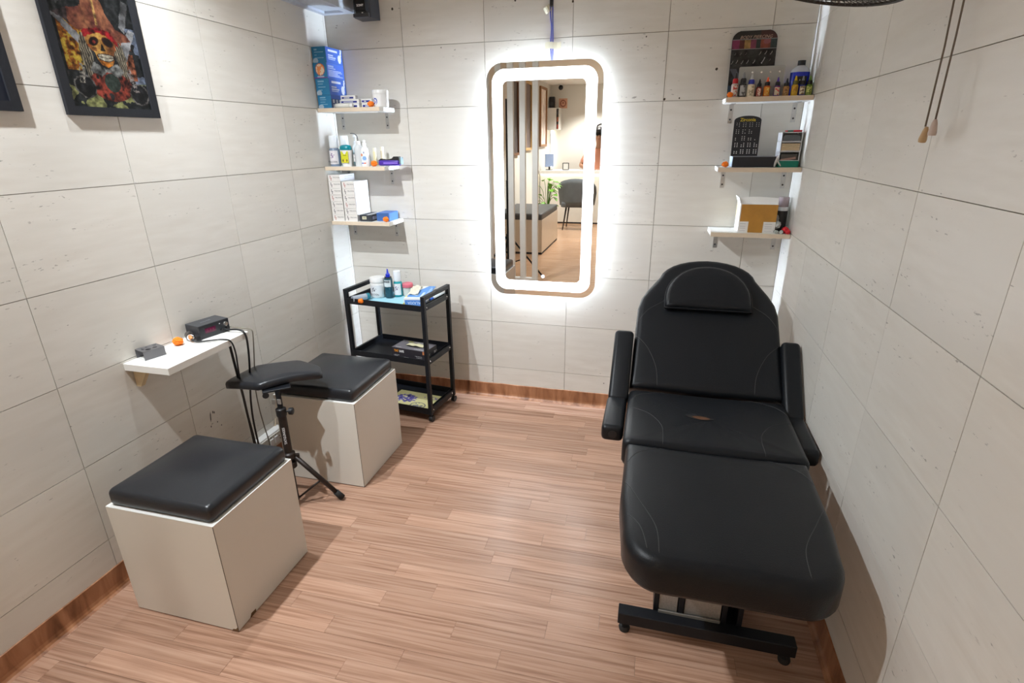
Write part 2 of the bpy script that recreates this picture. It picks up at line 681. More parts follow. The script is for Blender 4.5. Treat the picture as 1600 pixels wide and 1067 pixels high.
def tiles(wall, s0, s1, sref, place, zmin=0.0):
    """Lay tiles between s0..s1 along the wall; sref is one vertical joint."""
    kz0 = -8
    for kz in range(-7, 2):
        za = Z1 + kz * TH; zb = za + TH
        za = max(za, zmin); zb = min(zb, CEIL)
        if zb - za < 0.01:
            continue
        k0 = math.floor((s0 - sref) / TW)
        s = sref + k0 * TW
        while s < s1 - 1e-6:
            a = max(s, s0); b_ = min(s + TW, s1)
            if b_ - a > 0.006:
                o = bpy.data.objects.new('tile', tile_mesh(b_ - a - GAP, zb - za - GAP))
                COL.objects.link(o); o.parent = wall
                place(o, (a + b_) / 2, (za + zb) / 2)
            s += TW


def place_back(o, s, z):
    o.location = (s, random.uniform(0, 0.0006), z)


def place_left(o, s, z):
    o.location = (XL - random.uniform(0, 0.0006), s, z); o.rotation_euler = (0, 0, PI / 2)


def place_right(o, s, z):
    o.location = (XR + random.uniform(0, 0.0006), s, z); o.rotation_euler = (0, 0, -PI / 2)


tiles(wall_back, XL, XR, -1.06622, place_back, 0.04)
tiles(wall_left, YE, 0.0, -0.92646, place_left, 0.04)
tiles(wall_right, YE, 0.0, -1.39273, place_right, 0.04)


def skirting(name, along, s0, s1):
    """Printed vinyl turned up the wall with a small cove at its foot."""
    prof = [(0.0, 0.0), (0.022, 0.0), (0.012, 0.004), (0.006, 0.012), (0.004, 0.024), (0.004, 0.089), (0.0, 0.0905)]
    b = bmesh.new()
    rows = []
    for s in np.linspace(s0, s1, 24):
        r = []
        for (d, z) in prof:
            wob = 0.0012 * math.sin(s * 31) if z > 0.08 else 0
            if along == 'back':
                r.append(b.verts.new((s, -d, z + wob)))
            elif along == 'left':
                r.append(b.verts.new((XL + d, s, z + wob)))
            else:
                r.append(b.verts.new((XR - d, s, z + wob)))
        rows.append(r)
    n = len(prof)
    for a, c in zip(rows, rows[1:]):
        for k in range(n):
            b.faces.new((a[k], a[(k + 1) % n], c[(k + 1) % n], c[k]))
    b.faces.new(rows[0]); b.faces.new(rows[-1])
    o = link_mesh(name, b, M_BASE)
    return struct(o)


skirting('baseboard_back', 'back', XL + 0.004, XR - 0.004)
skirting('baseboard_left', 'left', YE, -0.004)
skirting('baseboard_right', 'right', YE, -0.004)

# boxed-in ledge high in the left corner: grey underside panel with a painted frame
ledge = struct(box('trim_1', XL + 0.001, -1.325, -0.40, -0.001, 2.185, CEIL - 0.001, plain('pale blue grey paint', (0.55, 0.60, 0.68), 0.5)))
for (x0, x1, y0, y1) in ((XL + 0.001, -1.325, -0.045, -0.001), (XL + 0.001, -1.325, -0.40, -0.36), (XL + 0.001, XL + 0.03, -0.36, -0.045), (-1.365, -1.325, -0.36, -0.045)):
    box('frame', x0, x1, y0, y1, 2.173, 2.185, plain('pale blue grey paint', (0.55, 0.60, 0.68), 0.5), ledge)

# small plugged drill holes left in the tiles
M_HOLE = plain('filled drill hole', (0.06, 0.045, 0.03), 0.9)
for (x, z, r) in ((-1.11, 2.181, 0.007), (-0.448, 2.178, 0.006), (-0.163, 2.155, 0.007), (0.528, 1.836, 0.007), (0.30, 1.712, 0.006), (0.194, 1.988, 0.004), (0.08, 0.16, 0.004), (0.13, 0.14, 0.004), (-0.85, 1.99, 0.003), (0.37, 1.715, 0.004)):
    b = bmesh.new()
    bmesh.ops.create_icosphere(b, subdivisions=1, radius=r)
    for v in b.verts:
        v.co.y *= 0.15; v.co.x *= random.uniform(0.6, 1.2); v.co.z *= random.uniform(0.7, 1.3)
    link_mesh('drill_hole', b, M_HOLE, wall_back, (x, -0.0002, z))
for (y, z, L) in ((-1.292, 0.415, 0.05), (-1.275, 0.43, 0.014), (-1.268, 0.425, 0.012), (-1.262, 0.375, 0.008), (-1.30, 0.372, 0.010), (-1.245, 0.35, 0.007)):
    b = bmesh.new(); bmesh.ops.create_icosphere(b, subdivisions=1, radius=0.003)
    for v in b.verts:
        v.co.x *= 0.12; v.co.z *= L / 0.006; v.co.y += v.co.z * 0.15
    link_mesh('ink_spatter', b, M_INK, wall_left, (XL + 0.0001, y, z))

# ------------------------------------------------------------------ lit mirror on the back wall
mx0, mx1, mz0, mz1 = -0.596, 0.006, 0.692, 1.902
M_MIRROR = plain('mirror silver', (0.93, 0.94, 0.94), 0.005, 1.0, 0.0)
mir = thing('wall_mirror', 'tall rounded rectangular mirror with a glowing white light band, hung on the tiled back wall', 'mirror', ((mx0 + mx1) / 2, 0, mz0))
cxm = (mx0 + mx1) / 2


def xz(outline):
    return [(x - cxm, z - mz0) for x, z in outline]


def bm_to_xz(b, yflip=True):
    # turn a prism built in XY (thickness Z) to stand in XZ with thickness along -Y
    for v in b.verts:
        v.co = Vector((v.co.x, -v.co.z, v.co.y))
    return b


gl = xz(rrect(mx0, mx1, mz0, mz1, 0.085, 10))
link_mesh('mirror_glass', bm_to_xz(bm_prism(gl, 0.033, 0.038)), M_MIRROR, mir)
d0, d1 = 0.030, 0.085
bo = xz(rrect(mx0 + d0, mx1 - d0, mz0 + d0, mz1 - d0, 0.065, 10))
bi = xz(rrect(mx0 + d1, mx1 - d1, mz0 + d1, mz1 - d1, 0.028, 10))
link_mesh('light_band', bm_to_xz(bm_ringplate(bo, bi, 0.0381, 0.0386)), emis('frosted light band', (0.93, 0.97, 1.0), 8.0), mir)
bx = xz(rrect(mx0 + 0.165, mx1 - 0.165, mz0 + 0.165, mz1 - 0.165, 0.03, 6))
link_mesh('back_box', bm_to_xz(bm_prism(bx, 0.0005, 0.0329)), M_WHITE, mir)
so = xz(rrect(mx0 + 0.1635, mx1 - 0.1635, mz0 + 0.1635, mz1 - 0.1635, 0.031, 6))
link_mesh('light_strip', bm_to_xz(bm_ringplate(so, bx, 0.0035, 0.0070)), emis('cool led strip', (0.70, 0.83, 1.0), 2000.0), mir)
so = xz(rrect(mx0 + 0.060, mx1 - 0.060, mz0 + 0.060, mz1 - 0.060, 0.05, 6))
si = xz(rrect(mx0 + 0.064, mx1 - 0.064, mz0 + 0.064, mz1 - 0.064, 0.047, 6))
link_mesh('halo_strip', bm_to_xz(bm_ringplate(so, si, 0.0290, 0.0325)), emis('halo led strip', (0.80, 0.90, 1.0), 170.0), mir)
lathe('touch_button', [(0.010, 0), (0.010, 0.0012), (0.0, 0.0012)], emis('lit touch icon', (0.75, 0.86, 1.0), 1.2), mir, (-0.290 - cxm, -0.0381, 0.806 - mz0), (PI / 2, 0, 0))

# mains lead of the mirror, taped to the wall
ld = thing('mirror_lead', 'blue twin lead taped to the back wall above the lit mirror', 'cable', (-0.26, 0, 1.905))
M_BLUEW = plain('blue cable sheath', (0.07, 0.09, 0.42), 0.4)
for dx in (-0.0035, 0.0035):
    tube('wire', catmull([(dx, -0.004, -0.004), (dx * 1.6 - 0.002, -0.005, 0.08), (dx - 0.001, -0.006, 0.15), (dx * 1.8 - 0.005, -0.006, 0.24), (dx * 3 - 0.004, -0.007, CEIL - 1.91)], 6), 0.0028, M_BLUEW, ld, 6)
box('connector', -0.013, 0.004, -0.016, -0.002, 0.232, 0.262, M_BLACKP, ld, 0.003)
M_TAPE = plain('cream masking tape', (0.72, 0.68, 0.52), 0.6)
for (xa, za, wd, ht, rz) in ((0.004, 0.066, 0.080, 0.030, 0.05), (-0.022, 0.225, 0.040, 0.030, -0.5)):
    b = bmesh.new()
    bm_box(-wd / 2, wd / 2, -0.0095, -0.009, -ht / 2, ht / 2, bm=b)
    bmesh.ops.subdivide_edges(b, edges=b.edges[:], cuts=3, use_grid_fill=True)
    for v in b.verts:
        v.co.y += 0.008 * (abs(v.co.x) / (wd / 2)) ** 2
        v.co.z += 0.002 * math.sin(v.co.x * 200)
    link_mesh('tape', b, M_TAPE, ld, (xa, 0, za), (0, rz, 0))

# ------------------------------------------------------------------ corner shelves
SH_D = 0.178


def shelf(x0, x1, z, label, group, brackets):
    t = thing('wall_shelf', label, 'shelf', ((x0 + x1) / 2, 0, z - 0.02), 0, group)
    hx = (x1 - x0) / 2
    bm = bm_box(-hx, hx, -SH_D, -0.0005, 0, 0.02)
    o = link_mesh('board', bm, M_LAMW, t)
    box('edge_band', -hx, hx, -SH_D - 0.0008, -SH_D, 0.0, 0.02, M_EDGE, t)
    for bx_ in brackets:
        lx = bx_ - (x0 + x1) / 2
        b = bm_box(lx - 0.010, lx + 0.010, -0.0025, -0.0005, -0.085, -0.0005)
        bm_box(lx - 0.010, lx + 0.010, -0.085, -0.0025, -0.0025, -0.0004, bm=b)
        br = link_mesh('bracket', b, M_STEEL, t)
        for zz in (-0.025, -0.068):
            lathe('screw', [(0.0045, 0), (0.0035, 0.0012), (0, 0.0015)], M_INK, br, (lx, -0.0025, zz), (PI / 2, 0, 0), 8)
    return t


for k, (z, lab) in enumerate(((1.706, 'white board shelf in the left corner, topmost, under the stack of blue boxes'),
                              (1.406, 'white board shelf in the left corner, middle, under the row of bottles'),
                              (1.106, 'white board shelf in the left corner, lowest, under the stacks of white cartons'))):
    shelf(XL + 0.002, -1.145, z, lab, 'corner shelves on the left', (-1.47, -1.193))
for k, (z, lab) in enumerate(((1.702, 'white board shelf in the right corner, topmost, under the row of ink bottles'),
                              (1.402, 'white board shelf in the right corner, middle, under the black jewellery board'),
                              (1.102, 'white board shelf in the right corner, lowest, under the taped brown carton'))):
    shelf(0.570, XR - 0.002, z, lab, 'corner shelves on the right', (0.613, 0.891))

# side shelf on the left wall
SZ = 0.797
t = thing('wall_shelf', 'white shelf on the left wall holding the black power box', 'shelf', (XL, -1.4025, SZ - 0.027))
box('board', 0.001, 0.200, -0.2025, 0.2025, 0.0, 0.027, M_LAMW, t, 0.001, 1)
M_RAWW = plain('raw pine', (0.70, 0.55, 0.34), 0.7, 0, 0.1, 40)
b = bmesh.new()
for (yy) in (-0.165, 0.165):
    bb = bm_prism([(0.002, -0.075), (0.020, -0.075), (0.070, -0.001), (0.002, -0.001)], yy - 0.009, yy + 0.009)
    for v in bb.verts:
        v.co = Vector((v.co.x, v.co.z, v.co.y))
    link_mesh('bracket', bb, M_RAWW, t)

# ------------------------------------------------------------------ little helpers for goods
def marigold(x, y, z, r, label):
    """Ruffled pompon flower head."""
    b = bmesh.new()
    bmesh.ops.create_icosphere(b, subdivisions=3, radius=r)
    for v in b.verts:
        n = v.co.normalized()
        f = 1 + 0.10 * math.sin(9 * n.x + 3 * n.y) * math.sin(8 * n.y + 2) + 0.10 * math.sin(14 * n.z + 5 * n.x)
        v.co = n * r * f
        v.co.z *= 0.86
    o = link_mesh('marigold', b, M_ORANGE, None, (x, y, z + r * 0.88), (random.uniform(0, .4), random.uniform(0, .4), random.uniform(0, 3)))
    tag(o, label, 'flower', 'orange marigold heads')
    return o


def carton(name, label, cat, x0, x1, y0, y1, z0, z1, mat, group=None, rz=0.0, bev=0.001):
    cx_, cy_ = (x0 + x1) / 2, (y0 + y1) / 2
    t = thing(name, label, cat, (cx_, cy_, z0), rz, group)
    box('body', x0 - cx_, x1 - cx_, y0 - cy_, y1 - cy_, 0, z1 - z0, mat, t, bev, 1)
    return t


T1, T2, T3 = 1.7062, 1.4062, 1.1062   # tops, left corner shelves
RT1, RT2, RT3 = 1.7022, 1.4022, 1.1022


def blue_side(u, v):
    c = np.zeros(u.shape + (3,)) + np.array([0.06, 0.16, 0.62])
    c[(v > 0.74) & (v < 0.86) & (u > 0.15) & (u < 0.7)] = (0.75, 0.8, 0.9)
    for k, ww in enumerate((0.3, 0.45, 0.4)):
        c[(np.abs(v - (0.5 - 0.13 * k)) < 0.035) & (u > 0.12) & (u < 0.12 + ww)] = (0.6, 0.68, 0.88)
    hand = ((u - 0.80) / 0.10) ** 2 + ((v - 0.35) / 0.28) ** 2 < 1
    arm = (np.abs(u - 0.88 - 0.1 * (v - 0.6)) < 0.04) & (v > 0.4)
    c[hand | arm] = (0.82, 0.85, 0.88)
    return c


def blue_side2(u, v):
    c = np.zeros(u.shape + (3,)) + np.array([0.07, 0.17, 0.66])
    c[(v > 0.74) & (v < 0.88) & (u > 0.08) & (u < 0.4)] = (0.4, 0.5, 0.85)
    for k in range(6):
        c[(np.abs(v - (0.64 - 0.1 * k)) < 0.024) & (u > 0.08) & (u < 0.5 + 0.4 * abs(math.sin(k * 2.2)))] = (0.62, 0.7, 0.92)
    return c


def blue_side3(u, v):
    c = np.zeros(u.shape + (3,)) + np.array([0.05, 0.13, 0.5])
    c[(v < 0.75)] = (0.06, 0.10, 0.22)
    c[(np.mod(u * 5, 1) > 0.45) & (v < 0.75) & (np.mod(v * 2.6 + 0.2, 1) > 0.3)] = (0.7, 0.72, 0.75)
    return c


def teal_front(n):
    def f(u, v):
        c = np.zeros(u.shape + (3,)) + np.array([0.015, 0.18, 0.36])
        if n == 1:
            d = ((u - 0.5) / 0.30) ** 2 + ((v - 0.56) / 0.36) ** 2
            c[d < 1.25] = (0.55, 0.12, 0.05)
            c[d < 1] = (0.85, 0.30, 0.10)
            q = fbm(u * 6, v * 6, 3)
            c[(d < 1) & (q > 0.52)] = (0.85, 0.68, 0.5)
            c[(v < 0.14) & (v > 0.05) & (u > 0.25) & (u < 0.75)] = (0.35, 0.45, 0.55)
            c[v < 0.03] = (0.25, 0.02, 0.30)
        else:
            for k in range(4):
                c[(np.abs(v - (0.82 - 0.17 * k)) < 0.03) & (u > 0.18) & (u < 0.6 + 0.25 * math.sin(k * 3 + n))] = (0.22, 0.42, 0.58)
            c[(((u - 0.2) / 0.2) ** 2 + ((v - 0.12) / 0.16) ** 2 < 1)] = (0.35, 0.46, 0.56)
        return c
    return f


# the four blue glove boxes, top left
M_TEAL = tint('teal carton', (0.015, 0.14, 0.28))
z = T1
for k, (x0, h, dep, lab) in enumerate(((-1.508, 0.065, 0.168, 'blue and teal glove box at the bottom of the corner stack'),
                                      (-1.508, 0.082, 0.170, 'blue and teal glove box second from the bottom of the corner stack'),
                                      (-1.510, 0.074, 0.172, 'blue and teal glove box with a round orange picture on its end'),
                                      (-1.510, 0.076, 0.166, 'blue and teal glove box on top of the corner stack'))):
    x1 = x0 + 0.080
    t = carton('glove_box', lab, 'box', x0, x1, -dep, -0.004, z, z + h - 0.0008, M_TEAL, 'blue glove boxes on the top left shelf')
    hw = 0.040; hy = (dep - 0.004) / 2
    printed('end_print', 0.080, h - 0.001, 24, 22, teal_front({0: 0, 1: 3, 2: 1, 3: 5}[k]), t, (-hw, -hy - 0.0003, 0.0001), FRONT)
    printed('side_print', 2 * hy, h - 0.001, 40, 22, (blue_side3, blue_side, blue_side2, blue_side)[k], t, (hw + 0.0003, -hy, 0.0001), RIGHT)
    z += h

# ointment cartons beside them
M_NAVY = tint('navy print', (0.02, 0.03, 0.25))
for (x0, x1, y0, y1, z0, z1, lab) in ((-1.405, -1.290, -0.125, -0.095, T1, T1 + 0.022, 'small white and navy ointment carton at the bottom left of the pile'),
                                      (-1.402, -1.290, -0.122, -0.094, T1 + 0.0225, T1 + 0.043, 'small white and navy ointment carton in the middle of the pile'),
                                      (-1.398, -1.310, -0.120, -0.093, T1 + 0.0435, T1 + 0.063, 'small white and navy ointment carton on top of the pile'),
                                      (-1.284, -1.205, -0.105, -0.078, T1, T1 + 0.024, 'small white and navy ointment carton low beside the white tub'),
                                      (-1.288, -1.222, -0.104, -0.076, T1 + 0.0245, T1 + 0.045, 'small white and navy ointment carton stacked beside the white tub')):
    t = carton('ointment_carton', lab, 'box', x0, x1, y0, y1, z0, z1, M_PAPER, 'ointment cartons on the top left shelf')
    h = z1 - z0; hx = (x1 - x0) / 2; hy = (y1 - y0) / 2
    box('navy_band', -hx + 0.006, hx - 0.012, -hy - 0.0005, -hy, h * 0.18, h * 0.62, M_NAVY, t)
    box('white_band', -hx + 0.02, hx - 0.035, -hy - 0.0008, -hy - 0.0005, h * 0.30, h * 0.48, M_TEXTW, t)

t = thing('cream_tube', 'pale translucent tube lying in front of the blue boxes', 'tube', (-1.362, -0.152, T1 + 0.012), 0.06)
M_CTUBE = tint('milky plastic', (0.72, 0.71, 0.66), 0.3)
b = bm_tube([(-0.05, 0, 0), (-0.02, 0, 0), (0.03, 0, 0), (0.034, 0, 0)], [0.010, 0.012, 0.012, 0.006], 12)
link_mesh('body', b, M_CTUBE, t, smooth=True)
link_mesh('cap', bm_tube([(0.034, 0, 0), (0.050, 0, 0)], 0.010, 12), M_WHITE, t)

t = thing('white_tub', 'white plastic tub with a blue swirl emblem, right end of the top left shelf', 'tub', (-1.163, -0.115, T1))
lathe('body', [(0.036, 0), (0.039, 0.003), (0.041, 0.062), (0.041, 0.064)], M_WHITE, t)
lathe('lid', [(0.042, 0.0645), (0.042, 0.080), (0.040, 0.083), (0, 0.083)], M_WHITE, t)


def wrap_label(name, parent, r, z0, z1, a0, a1, fn, nx=36, ny=24):
    """A printed label that follows a round bottle; angles in degrees about Z, 270 = towards the room."""
    o = printed(name, 1.0, 1.0, nx, ny, fn, parent)
    for v in o.data.vertices:
        a = math.radians(a0 + (a1 - a0) * v.co.x)
        zz = z0 + (z1 - z0) * v.co.y
        v.co = Vector((r * math.cos(a), r * math.sin(a), zz))
    return o


def emblem(bg, fg, cx=0.5, cy=0.55, s=0.3, bar=True):
    def f(u, v):
        c = np.zeros(u.shape + (3,)) + np.array(bg)
        x = (u - cx) / s; y = (v - cy) / s
        r = np.hypot(x, y); a = np.arctan2(y, x)
        pet = (r < 0.75 + 0.25 * np.sin(5 * a)) & (np.sin(7 * r + 2 * a) > -0.2)
        c[pet] = fg
        return c
    return f


def swirl(u, v):
    c = np.zeros(u.shape + (3,)) + np.array([0.82, 0.82, 0.82])
    x = (u - 0.35) / 0.3; y = (v - 0.42) / 0.42
    r = np.hypot(x, y); a = np.arctan2(y, x)
    c[(r < 1) & (np.sin(9 * r + 2 * a) > 0)] = (0.05, 0.10, 0.45)
    return c


wrap_label('label', t, 0.0414, 0.008, 0.058, 215, 300, swirl)
marigold(-1.200, -0.160, T1, 0.0165, 'orange marigold head on the top left shelf in front of the white tub')

# middle left shelf: bottles
M_PLIQ = tint('grey blue liquid plastic', (0.20, 0.26, 0.36), 0.2)
M_TLIQ = tint('teal liquid plastic', (0.02, 0.30, 0.34), 0.2)
M_CLRCAP = tint('frosted clear cap', (0.80, 0.84, 0.88), 0.15)


def foam_bottle(x, y, zb, r, h, lab, liq, label_fn, lettering=None, cap=True, group=None):
    t = thing('foam_bottle', lab, 'bottle', (x, y, zb), 0, group)
    hb = h * 0.60
    lathe('body', [(r * 0.95, 0), (r, 0.003), (r, hb - 0.012), (r * 0.8, hb)], liq, t)
    lathe('pump', [(r * 0.80, hb + 0.0002), (r * 0.80, hb + 0.012), (r * 0.45, hb + 0.016), (r * 0.4, hb + 0.04), (r * 0.7, hb + 0.044), (r * 0.7, hb + 0.052), (0, hb + 0.053)], M_WHITE, t)
    if cap:
        lathe('cap', [(r * 0.86, hb + 0.004), (r * 0.84, h - 0.004), (r * 0.78, h), (0, h)], M_CLRCAP, t)
    wrap_label('label', t, r * 1.012, hb * 0.12, hb * 0.86, 195, 335, label_fn)
    return t


t = foam_bottle(-1.476, -0.118, T2, 0.029, 0.162, 'foam pump bottle with a purple rose label and clear cap, next to the left wall', M_PLIQ, emblem((0.78, 0.75, 0.78), (0.25, 0.16, 0.34), 0.5, 0.62, 0.22))
text('lettering', 'FALOON', 0.014, M_TEXTG, t, (0.002, -0.0305, 0.024), FRONT)
t = foam_bottle(-1.418, -0.100, T2, 0.026, 0.160, 'foam pump bottle with a white cap and teal liquid, behind the yellow labelled one', M_TLIQ, lambda u, v: np.where((u < 0.55)[..., None], np.array([0.80, 0.82, 0.82]), np.array([0.02, 0.33, 0.38])))

t = thing('lotion_bottle', 'white bottle with a teal dome cap and a yellow label', 'bottle', (-1.386, -0.148, T2))
lathe('body', [(0.026, 0), (0.028, 0.003), (0.034, 0.080), (0.035, 0.086)], M_WHITE, t, sy=0.62)
lathe('cap', [(0.0355, 0.0862), (0.036, 0.094), (0.034, 0.104), (0.027, 0.111), (0.012, 0.114), (0, 0.114)], tint('teal cap plastic', (0.0, 0.21, 0.26), 0.3), t, sy=0.64)


def ylabel(u, v):
    c = np.zeros(u.shape + (3,)) + np.array([0.62, 0.62, 0.02])
    for k, ww in enumerate((0.7, 0.5)):
        c[(np.abs(v - (0.85 - 0.22 * k)) < 0.025) & (np.abs(u - 0.5) < ww / 2)] = (0.15, 0.16, 0.02)
    c[((u - 0.25) / 0.09) ** 2 + ((v - 0.2) / 0.12) ** 2 < 1] = (0.10, 0.09, 0.02)
    c[((u - 0.78) / 0.09) ** 2 + ((v - 0.2) / 0.12) ** 2 < 1] = (0.20, 0.14, 0.02)
    c[((u - 0.5) / 0.14) ** 2 + ((v - 0.18) / 0.14) ** 2 < 1] = (0.75, 0.60, 0.03)
    return c


printed('label', 0.044, 0.060, 26, 36, ylabel, t, (-0.022, -0.0224, 0.020), (PI / 2 - 0.05, 0, 0))

t = thing('pump_bottle', 'clear pump bottle standing behind the teal capped one', 'bottle', (-1.372, -0.060, T2))
lathe('body', [(0.018, 0), (0.02, 0.003), (0.02, 0.10), (0.010, 0.118)], M_CLRCAP, t)
lathe('pump', [(0.011, 0.1182), (0.011, 0.13), (0.005, 0.133), (0.005, 0.15), (0.012, 0.152), (0.010, 0.166), (0, 0.168)], M_CLRCAP, t)

t = thing('wash_bottle', 'milky squeeze bottle with a curved dark spout', 'bottle', (-1.325, -0.115, T2))
lathe('body', [(0.024, 0), (0.0255, 0.003), (0.0255, 0.085), (0.022, 0.10), (0.012, 0.112)], tint('milky squeeze plastic', (0.66, 0.68, 0.69), 0.25), t)
lathe('cap', [(0.0135, 0.1122), (0.0135, 0.128), (0.008, 0.133), (0, 0.133)], M_WHITE, t)
tube('spout', catmull([(0, 0, 0.133), (0.0, 0, 0.145), (-0.004, -0.002, 0.160), (-0.016, -0.006, 0.170), (-0.036, -0.012, 0.172)], 6), 0.0022, tint('dark spout', (0.05, 0.05, 0.06), 0.4), t)
printed('label', 0.010, 0.040, 8, 30, lambda u, v: np.where((np.abs(np.mod(v * 7, 1) - 0.5) < 0.15)[..., None], np.array([0.2, 0.2, 0.22]), np.array([0.8, 0.8, 0.8])), t, (-0.022, -0.0262, 0.024), FRONT)

t = thing('spray_bottle', 'white spray bottle with blue and orange print', 'bottle', (-1.281, -0.130, T2))
lathe('body', [(0.021, 0), (0.0225, 0.003), (0.0225, 0.078), (0.017, 0.094), (0.010, 0.10)], M_WHITE, t)
lathe('nozzle', [(0.011, 0.1002), (0.011, 0.118), (0.007, 0.121), (0.007, 0.136), (0.0, 0.137)], M_WHITE, t)


def spray_label(u, v):
    c = np.zeros(u.shape + (3,)) + np.array([0.80, 0.85, 0.88])
    c[((u - 0.30) / 0.16) ** 2 + ((v - 0.72) / 0.10) ** 2 < 1] = (0.75, 0.25, 0.10)
    c[((u - 0.62) / 0.22) ** 2 + ((v - 0.48) / 0.16) ** 2 < 1] = (0.22, 0.42, 0.75)
    c[(v > 0.08) & (v < 0.18) & (u > 0.2) & (u < 0.75)] = (0.12, 0.15, 0.5)
    c[(v > 0.08) & (v < 0.18) & (u > 0.5) & (u < 0.75)] = (0.75, 0.18, 0.08)
    c[(np.abs(u - 0.6) < 0.05) & (np.abs(v - 0.9) < 0.07)] = (0.08, 0.1, 0.35)
    return c


wrap_label('label', t, 0.0228, 0.008, 0.080, 205, 335, spray_label)

for (x, y, r, h, lab, rz) in ((-1.243, -0.090, 0.010, 0.096, 'pale yellow stick standing beside the white spray bottle', 0), (-1.212, -0.060, 0.010, 0.10, 'pale beige stick standing behind the pale yellow one', 0)):
    t = thing('wax_stick', lab, 'tube', (x, y, T2))
    mm = tint('pale yellow wax' if y < -0.07 else 'beige wax', (0.78, 0.72, 0.45) if y < -0.07 else (0.62, 0.54, 0.38), 0.4)
    lathe('body', [(r, 0), (r, h * 0.8)], mm, t, seg=16)
    lathe('cap', [(r * 0.96, h * 0.8 + 0.0002), (r * 0.96, h), (0, h)], tint('ivory cap', (0.80, 0.77, 0.62), 0.4), t, seg=16)

marigold(-1.220, -0.150, T2, 0.0175, 'orange marigold head on the middle left shelf by the purple clipper')

t = thing('hair_clipper', 'purple and black hair clipper lying on the middle left shelf', 'clipper', (-1.150, -0.098, T2), 0.03)
cb = bm_box(-0.062, 0.062, -0.020, 0.020, 0.002, 0.032, 0.009, 3)
link_mesh('body', cb, tint('violet plastic', (0.07, 0.03, 0.34), 0.3), t, smooth=True)
cb = bmesh.new()
pro = [(-0.060, 0.031), (-0.045, 0.040), (-0.032, 0.036), (-0.01, 0.034), (0.02, 0.040), (0.030, 0.050), (0.058, 0.050), (0.064, 0.036), (0.062, 0.028), (-0.058, 0.028)]
cb = bm_prism(pro, -0.016, 0.016)
for v in cb.verts:
    v.co = Vector((v.co.x, v.co.z, v.co.y))
link_mesh('cover', cb, M_BLACKP, t)
box('blade', 0.0625, 0.074, -0.017, 0.017, 0.008, 0.046, tint('smoky comb plastic', (0.16, 0.22, 0.24), 0.3), t, 0.003)
box('highlight_stripe', -0.03, 0.055, -0.0208, -0.0198, 0.012, 0.020, tint('light violet', (0.25, 0.15, 0.65), 0.3), t)

# lowest left shelf: white cartridge cartons
def box_face(k):
    fg = (0.40, 0.12, 0.10) if k % 3 == 0 else (0.10, 0.09, 0.10)

    def f(u, v):
        c = np.zeros(u.shape + (3,)) + np.array([0.76, 0.73, 0.70])
        x = (u - 0.22) / 0.13; y = (v - 0.5) / 0.36
        r = np.hypot(x, y); a = np.arctan2(y, x)
        c[(r < 0.75 + 0.25 * np.sin(4 * a + 0.6)) & (np.sin(6 * r + 2 * a) > -0.3)] = fg
        return c
    return f


def box_side(u, v):
    c = np.zeros(u.shape + (3,)) + np.array([0.80, 0.80, 0.80])
    c[(np.abs(v - 0.70) < 0.07) & (u > 0.30) & (u < 0.85) & (np.mod(u * 23, 1) > 0.35)] = (0.42, 0.42, 0.46)
    c[(np.abs(v - 0.40) < 0.05) & (u > 0.30) & (u < 0.65) & (np.mod(u * 29, 1) > 0.35)] = (0.55, 0.55, 0.58)
    return c


rowname = ['lowest', 'second', 'third', 'fourth', 'fifth', 'sixth', 'seventh']
HB = 0.0366
face_mesh = {}
first_side = None
for colm, (x0, n, side) in enumerate(((-1.5095, 7, 'left'), (-1.4265, 6, 'right'))):
    for k in range(n):
        jx = random.uniform(-0.001, 0.001); jy = random.uniform(-0.002, 0.002)
        x1 = x0 + 0.078
        t = carton('cartridge_carton', 'white cartridge carton, %s from below in the %s stack on the lowest left shelf' % (rowname[k], side), 'box',
                   x0 + abs(jx), x1 + abs(jx) - 0.0015, -0.166 + jy, -0.012 + jy, T3 + k * HB, T3 + (k + 1) * HB - 0.0009, M_PAPER, 'white cartridge cartons')
        hx = (x1 - 0.0015 - x0) / 2
        key = (colm + k) % 3
        if key not in face_mesh:
            o = printed('end_print', 2 * hx, HB - 0.0012, 30, 16, box_face(key), t, (-hx, -0.0773, 0), FRONT)
            face_mesh[key] = o.data
        else:
            o = bpy.data.objects.new('end_print', face_mesh[key]); COL.objects.link(o); o.parent = t
            o.location = (-hx, -0.0773, 0); o.rotation_euler = FRONT
        text('lettering', 'FALOON', 0.010, M_TEXTG, t, (0.014, -0.0775, HB * 0.58), FRONT)
        if first_side is None:
            o = printed('side_print', 0.154, HB - 0.0012, 60, 12, box_side, t, (hx + 0.0003, -0.077, 0), RIGHT)
            first_side = o.data
        else:
            o = bpy.data.objects.new('side_print', first_side); COL.objects.link(o); o.parent = t
            o.location = (hx + 0.0003, -0.077, 0); o.rotation_euler = RIGHT

